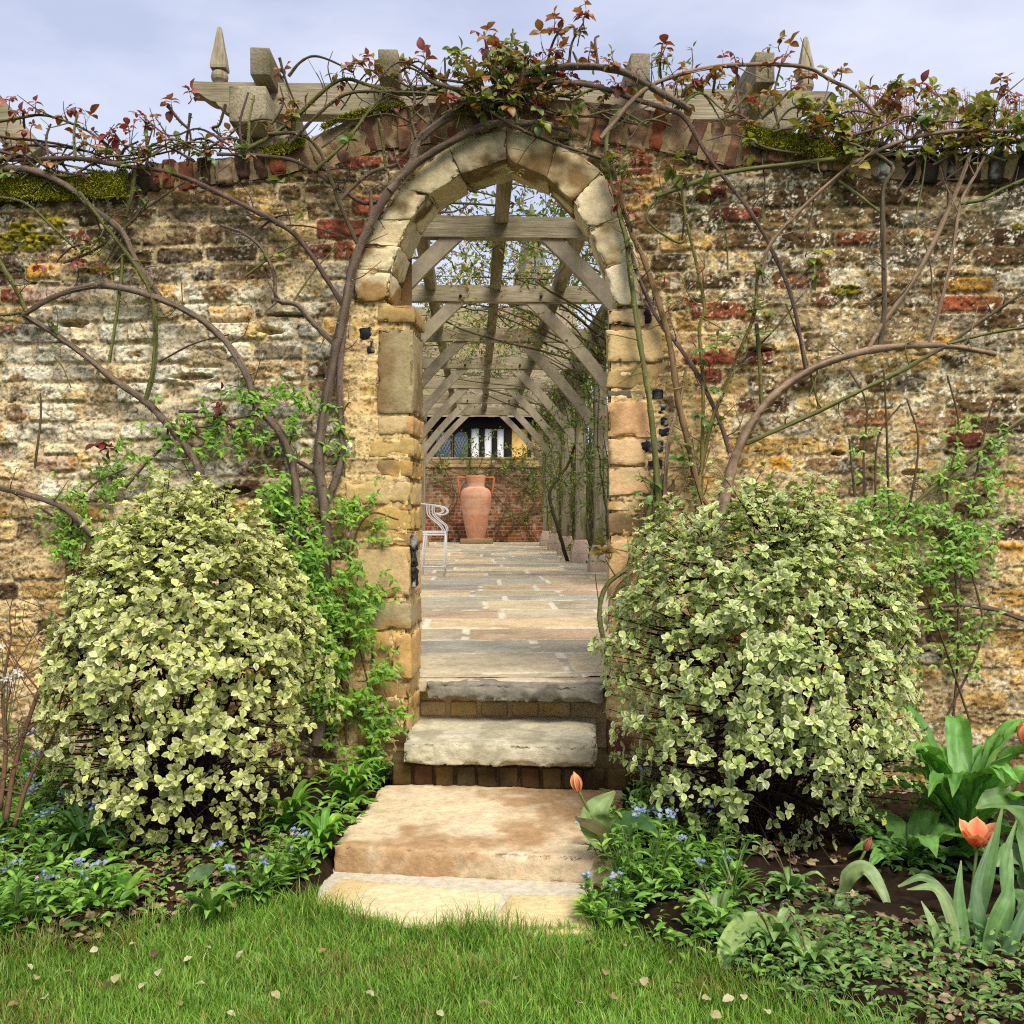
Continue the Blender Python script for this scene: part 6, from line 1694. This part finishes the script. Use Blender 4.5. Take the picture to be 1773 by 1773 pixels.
def petals(mb, c, h, r, opn, pal, n=6, tilt=np.zeros(3)):
    ax = unit(np.array([0, 0, 1.0]) + tilt)
    s1 = unit(np.cross(ax, [0, 1, 0.1])); s2 = np.cross(ax, s1)
    for i in range(n):
        a = i * 2 * math.pi / n + .3 + rng.normal(0, .12); ring = (1.0 if i % 2 else .82) * rng.uniform(.92, 1.1)
        d = s1 * math.cos(a) + s2 * math.sin(a); tg = np.cross(ax, d)
        t = np.linspace(0, 1, 8); V = np.zeros((8, 5, 3)); Cc = np.zeros((8, 5, 3))
        wv = r * .85 * np.sin(math.pi * np.clip(t * .9 + .06, 0, 1)) ** .7; wv[-1] = .05 * r
        rad = r * ring * (np.sin(np.clip(t * 1.25, 0, 1.25) * math.pi / 2 * .9) * .95 + opn * t ** 2 * .9 - (1 - opn) * .55 * t ** 2.2)
        for j, y in enumerate((-1, -.5, 0, .5, 1)):
            V[:, j] = c + ax * (h * t * (1 - .08 * abs(y)))[:, None] + d * (rad - r * .22 * y * y * np.sin(math.pi * t))[:, None] + tg * (wv * y)[:, None]
            wgt = np.clip(abs(y) ** 1.3 * .9 + .35 * t ** 3, 0, 1)[:, None]; Cc[:, j] = pal[0] * (1 - wgt) + pal[1] * wgt
        Cc = Cc * (.75 + .4 * t)[:, None, None]
        mb.grid(V, np.clip(Cc, 0, .9))
ORG = (S(240, 112, 72, .95), S(254, 190, 138, 1.0))
def tulip(label, stem, fl, h, r, opn, pal, lv, tilt=np.zeros(3)):
    root = thing('tulip', label, 'flower', wpt(*stem[0]) * [1, 1, 0] + [0, 0, .02])
    ms = MB(); P = catmull(pl(stem), 6); ms.tube(P, .0042, S(112, 128, 70), 6); ms.build('stem', M_stem, root)
    mp = MB(); petals(mp, wpt(*fl), h, r, opn, pal, tilt=tilt); mp.build('petals', M_petal, root)
    tulip_leaves(root, lv); return root
tulip('closed orange tulip leaning left in front of the dark riser of the steps', [(1052, 1475, 3.02), (1040, 1440, 3.0), (1020, 1405, 2.99), (1003, 1371, 2.98)], (1002, 1371, 2.98), .062, .020, -.25, ORG,
      [([(1060, 1475, 3.02), (1040, 1440, 3.0), (1035, 1405, 2.99), (1065, 1370, 3.0)], [4, 26, 34, 20, 2], PALE_G), ([(1055, 1480, 3.0), (1040, 1440, 2.98), (1010, 1425, 2.96), (992, 1412, 2.95)], [3, 10, 12, 6, 1], S(110, 104, 66)), ([(1062, 1480, 3.0), (1080, 1442, 2.98), (1108, 1425, 2.94), (1142, 1448, 2.88)], [4, 20, 26, 16, 1], S(78, 116, 60))], tilt=np.array([-.25, 0, 0]))
tulip('fully open orange red tulip before the foxglove leaves at right', [(1672, 1650, 2.62), (1680, 1570, 2.66), (1688, 1500, 2.7), (1692, 1466, 2.72)], (1692, 1466, 2.72), .066, .034, .75, ORG,
      [([(1668, 1650, 2.62), (1640, 1560, 2.66), (1600, 1520, 2.7), (1555, 1535, 2.7)], [4, 9, 9, 6, 2], S(120, 156, 92)), ([(1680, 1660, 2.6), (1690, 1580, 2.62), (1712, 1500, 2.66), (1735, 1400, 2.7)], [6, 15, 15, 9, 2], BLU)], tilt=np.array([-.05, -.25, 0]))
tulip('orange tulip cut by the right picture edge, standing higher than the rest', [(1800, 1480, 3.05), (1795, 1400, 3.05), (1785, 1330, 3.05), (1778, 1292, 3.05)], (1778, 1292, 3.05), .075, .030, .1, ORG,
      [([(1800, 1490, 3.0), (1760, 1400, 3.0), (1720, 1385, 2.98), (1690, 1400, 2.96)], [5, 20, 22, 16, 2], S(112, 150, 82))])
tulip('drooping dull pink tulip bud on a bent stem under the right shrub', [(1455, 1560, 2.9), (1470, 1520, 2.9), (1488, 1492, 2.9), (1498, 1473, 2.9)], (1497, 1474, 2.9), .046, .014, -.45, (S(176, 104, 84), S(190, 130, 100)),
      [([(1458, 1556, 2.88), (1470, 1518, 2.86), (1500, 1505, 2.84), (1528, 1545, 2.8), (1548, 1602, 2.74)], [6, 14, 14, 9, 2], PALE_G)], tilt=np.array([.45, 0, 0]))
def foliage_plant(name, label, cat, base, lst):
    root = thing(name, label, cat, base); tulip_leaves(root, lst); return root
foliage_plant('tulip_leaves', 'flowerless tulip with a big pale round leaf flopping onto the lawn edge', 'plant', wpt(1350, 1625, 2.6) * [1, 1, 0], [
    ([(1378, 1636, 2.66), (1338, 1600, 2.62), (1292, 1602, 2.54), (1260, 1645, 2.46), (1258, 1700, 2.42)], [6, 14, 20, 19, 3], S(164, 190, 116)),
    ([(1375, 1640, 2.62), (1384, 1665, 2.55), (1392, 1700, 2.48), (1394, 1740, 2.42)], [6, 17, 18, 14, 2], S(160, 186, 110))])
foliage_plant('tulip_leaves', 'flowerless tulip with a curled leaf and a brown streaked leaf on bare soil', 'plant', wpt(1420, 1600, 2.7) * [1, 1, 0], [
    ([(1400, 1600, 2.74), (1430, 1590, 2.72), (1455, 1575, 2.70), (1450, 1548, 2.72)], [8, 20, 24, 14, 3], S(140, 172, 104)),
    ([(1372, 1622, 2.66), (1400, 1608, 2.62), (1440, 1612, 2.58), (1478, 1630, 2.55)], [8, 22, 24, 18, 3], S(150, 158, 92)),
    ([(1470, 1590, 2.72), (1520, 1600, 2.66), (1570, 1630, 2.58), (1625, 1665, 2.52)], [8, 20, 22, 17, 4], S(118, 148, 84))])
foliage_plant('tulip_leaves', 'tall sheaf of grey green upright sword leaves at the right corner', 'plant', wpt(1690, 1680, 2.5) * [1, 1, 0], [
    ([(1672, 1690, 2.46), (1665, 1620, 2.50), (1660, 1550, 2.54), (1664, 1490, 2.58)], [8, 13, 12, 7, 1], BLU), ([(1690, 1690, 2.46), (1700, 1620, 2.5), (1690, 1540, 2.54), (1720, 1440, 2.6)], [7, 12, 12, 7, 1], S(104, 140, 92)),
    ([(1700, 1680, 2.46), (1720, 1600, 2.48), (1745, 1540, 2.5), (1752, 1470, 2.54)], [6, 11, 11, 7, 1], BLU), ([(1730, 1690, 2.44), (1760, 1610, 2.46), (1790, 1540, 2.5)], [6, 11, 9, 2], BLG),
    ([(1660, 1690, 2.46), (1630, 1640, 2.48), (1610, 1590, 2.5), (1595, 1560, 2.52)], [6, 10, 9, 5, 1], PALE_G), ([(1735, 1640, 2.5), (1745, 1560, 2.54), (1740, 1490, 2.58), (1760, 1420, 2.62)], [6, 11, 11, 7, 1], BLU), ([(1655, 1690, 2.46), (1648, 1600, 2.5), (1620, 1540, 2.54), (1570, 1540, 2.56)], [5, 10, 10, 7, 1], PALE_G)])
foliage_plant('tulip_leaves', 'broad green leaves standing up at the extreme right edge', 'plant', wpt(1790, 1560, 2.75) * [1, 1, 0], [
    ([(1790, 1570, 2.75), (1770, 1500, 2.76), (1750, 1480, 2.74), (1725, 1500, 2.72)], [8, 24, 26, 18, 2], S(120, 158, 96)), ([(1800, 1580, 2.72), (1785, 1480, 2.74), (1775, 1420, 2.76), (1740, 1395, 2.76)], [8, 22, 24, 16, 2], S(128, 166, 100)), ([(1780, 1600, 2.65), (1770, 1560, 2.66), (1750, 1540, 2.66)], [8, 20, 2], S(108, 146, 84))])
foliage_plant('tulip_leaves', 'single folded grey green leaf standing before the left shrub', 'plant', wpt(350, 1555, 2.95) * [1, 1, 0], [
    ([(352, 1560, 2.95), (345, 1535, 2.94), (352, 1515, 2.93), (376, 1500, 2.92)], [16, 24, 26, 16, 2], S(122, 150, 104)), ([(385, 1540, 3.0), (395, 1515, 3.0), (415, 1500, 3.0)], [8, 16, 2], S(76, 104, 64))])
# spotted lungwort with tiny pink flowers
for j, (x, y, lab) in enumerate(((1345, 1660, 'spotted leaf lungwort with tiny pink flowers on the lawn edge right of centre'), (1400, 1690, 'low spotted lungwort beside the hanging pale leaf'), (1240, 1640, 'small spotted lungwort where lawn meets bed, right of the forget-me-nots'), (1370, 1585, 'upright lungwort with pink buds before the bare soil'))):
    p = bp(x, y) if y < 1660 else gpt(x, y, .01)
    root = leafy_clump('spotted_lungwort', lab, 'plant', p, 22, .085, .016, [S(134, 170, 92), S(112, 152, 78), S(156, 186, 112)], (.5, 1.7))
    for i in range(3):
        a = rng.uniform(0, 6.28); e = p + np.array([math.cos(a) * .05, math.sin(a) * .05, rng.uniform(.10, .15)])
        ms = MB(); ms.tube(catmull([p, (p + e) / 2 + [0, 0, .02], e], 4), .0018, S(120, 110, 70), 4); ms.build('stem', M_stem, root)
        mf = MB()
        for q in range(2):
            k = 2; az = rng.uniform(0, 6.28, k)
            leaves(mf, T_sm, e + rng.normal(0, .008, (k, 3)), np.stack([np.cos(az), np.sin(az), -.3 + 0 * az], -1), np.array([0, -.5, 1]), .010, pick([S(186, 80, 124), S(140, 90, 150), S(110, 70, 90)], k))
        mf.build('flower', M_petal, root)

# bare twiggy shrub and white flowers at the far left
tw = thing('twiggy_shrub', 'leafless brown twiggy shrub at the far left edge of the bed', 'shrub', bp(20, 1420))
ms = MB()
for P, r0 in (([(10, 1420, 3.05), (25, 1330, 3.1), (55, 1230, 3.15), (95, 1130, 3.2), (130, 1040, 3.25)], .009), ([(25, 1430, 3.05), (50, 1350, 3.1), (90, 1280, 3.15), (110, 1230, 3.2)], .007), ([(0, 1400, 3.05), (10, 1300, 3.1), (5, 1200, 3.15), (20, 1100, 3.2)], .008)):
    Q = catmull(pl(P), 6); ms.tube(Q, np.linspace(r0, r0 * .4, len(Q)), S(120, 92, 72), 6)
    for _ in range(16):
        t = rng.integers(4, len(Q)); a = Q[t]; e = a + np.array([rng.normal(0, .12), rng.normal(0, .06), rng.uniform(-.02, .22)]); m = (a + e) / 2 + rng.normal(0, .02, 3)
        B_ = catmull([a, m, e], 4); ms.tube(B_, np.linspace(.003, .0012, len(B_)), S(128, 100, 80), 4, cap=False)
        for _ in range(2):
            e2 = B_[5] + rng.normal(0, .07, 3) + [0, 0, .03]; ms.tube([B_[5], (B_[5] + e2) / 2 + rng.normal(0, .008, 3), e2], .0012, S(128, 100, 80), 3, cap=False)
ms.build('branch', M_bark, tw)
wf = thing('white_flower', 'small white flowers on thin stalks at the left edge beside bare twigs', 'flower', bp(10, 1420))
ms = MB(); mf = MB()
for x, y in ((18, 1172), (30, 1162), (8, 1176), (14, 1190), (24, 1180), (4, 1118), (36, 1166)):
    p = wpt(x, y, 3.15); ms.tube(catmull([wpt(5, 1420, 3.1), wpt(8, 1300, 3.12), p], 4), .0015, S(110, 120, 70), 3, cap=False)
    k = 5; az = np.arange(5) * 1.257 + rng.random()
    leaves(mf, T_sm, np.repeat(p[None], k, 0), np.stack([np.cos(az), -.4 + 0 * az, np.sin(az)], -1), np.array([0, -1, .2]), .015, S(240, 240, 236, .95))
ms.build('stem', M_stem, wf); mf.build('petals', M_petal, wf)

# low growth, dead leaves, soil crumbs (uncountable)
ml = MB()
def carpet(n, region, pal, ln, hgt, tpl=T_oval, up=.6, thr=.38):
    x0, x1, y0, y1 = region
    px = rng.uniform(x0, x1, n); py = rng.uniform(y0, y1, n)
    P = np.stack([gpt(a, b) for a, b in zip(px, py)]); ok = (P[:, 1] > edge_y(P[:, 0]) - .02) & ~((P[:, 0] > -.50) & (P[:, 0] < .30) & (P[:, 1] < 3.9) & (np.abs(P[:, 0] + .11) < .36 + .05 * (3.9 - P[:, 1])))
    P = P[ok]; P = P[fbm2(P[:, 0] * 5, P[:, 1] * 5, 71, 2) > thr]
    m = len(P); P[:, 2] = bed_z(P[:, 0], P[:, 1]) + rng.random(m) * hgt
    az = rng.uniform(0, 6.28, m)
    leaves(ml, tpl, P, np.stack([np.cos(az), np.sin(az), rng.uniform(0, up, m)], -1), np.array([0, -.1, 1.0]) + rng.normal(0, .3, (m, 3)), ln * rng.uniform(.6, 1.2, m), pick(pal, m, .2), pick(pal, m, .2))
carpet(1100, (-60, 220, 1330, 1650), FMN_G, .045, .10)
carpet(700, (180, 560, 1440, 1610), FMN_G, .03, .04)
carpet(500, (480, 660, 1370, 1480), FMN_G, .04, .08)
carpet(900, (1010, 1260, 1480, 1660), FMN_G, .04, .09)
carpet(1300, (1330, 1850, 1640, 1800), [S(108, 146, 72, .95), S(124, 158, 84, .95), S(92, 124, 62, .95)], .026, .06, thr=.22)
carpet(600, (1500, 1850, 1420, 1560), [S(74, 118, 50), S(60, 96, 44)], .05, .07)
carpet(420, (1060, 1330, 1590, 1720), FMN_G + [S(140, 170, 84)], .028, .05, thr=.0)
carpet(500, (1280, 1560, 1640, 1800), [S(108, 146, 72, .95), S(124, 158, 84, .95)], .026, .05, thr=.0)
carpet(420, (1230, 1500, 1560, 1720), [S(84, 120, 60), S(110, 138, 80)], .03, .04)
ob = ml.build('ground_cover', M_leaf); ob['kind'] = 'stuff'; ob['label'] = 'mixed small green leaves covering the soil of the bed'; ob['category'] = 'ground cover'
ml = MB()
DEAD = [S(206, 188, 140), S(176, 150, 108), S(130, 100, 74), S(92, 70, 54), S(220, 206, 160), S(110, 86, 64)]
for n, reg in ((800, (140, 500, 1440, 1640)), (220, (20, 200, 1540, 1650)), (120, (1180, 1520, 1450, 1600)), (420, (1330, 1800, 1620, 1800)), (120, (960, 1060, 1500, 1560))):
    carpet(n, reg, DEAD, .034, .012, T_pit, .35)
ob = ml.build('leaf_litter', M_leaf); ob['kind'] = 'stuff'; ob['label'] = 'dead cream and brown leaves littering the bare soil'; ob['category'] = 'leaf litter'

# single fallen leaves on the lawn
fl_p = []
for c in (S(226, 218, 172), S(210, 196, 144), S(182, 156, 112), S(112, 90, 74)):
    ml = MB(); leaves(ml, T_pit, np.array([[-.015, 0, .012]]), np.array([[1.0, 0, .1]]), np.array([[0, .2, 1.0]]), .025, c * .85, c)
    o = ml.build('fallen_leaf', M_leaf, origin=(0, 0, 0)); fl_p.append(o)
NAMES = ['pale cream fallen leaf lying on the lawn grass', 'yellowish fallen leaf lying on the lawn grass', 'tan fallen leaf lying on the lawn grass', 'dark brown fallen leaf lying on the lawn grass']
for o, nm in zip(fl_p, NAMES): tag(o, nm, 'leaf', 'fallen leaves on the lawn')
spots = [(85, 1735), (60, 1700), (115, 1690), (185, 1712), (200, 1700), (250, 1715), (230, 1640), (265, 1655), (280, 1690), (325, 1668), (345, 1710), (160, 1650), (360, 1648), (120, 1650), (50, 1680), (1080, 1645), (1100, 1715), (1045, 1690), (1115, 1705), (1225, 1700), (1260, 1740), (1175, 1715), (1060, 1735), (1170, 1670), (1330, 1760), (1350, 1735), (1220, 1735), (1290, 1735),
         (640, 1730), (760, 1760), (900, 1700), (560, 1690), (480, 1730), (420, 1660), (980, 1665), (1000, 1745), (700, 1680), (840, 1745), (20, 1750), (310, 1745), (1150, 1755), (1085, 1760), (400, 1760), (560, 1650), (1240, 1765), (1020, 1640)]
for i, (x, y) in enumerate(spots):
    k = int(rng.choice([0, 0, 0, 1, 2, 3])) if i >= 4 else i
    o = fl_p[k] if i < 4 else fl_p[k].copy()
    if i >= 4: C.objects.link(o)
    o.location = gpt(x, y, .012); o.rotation_euler = (rng.normal(0, .35), rng.normal(0, .35), rng.uniform(0, 6.28)); s_ = rng.uniform(.75, 1.2); o.scale = (s_, s_, s_)
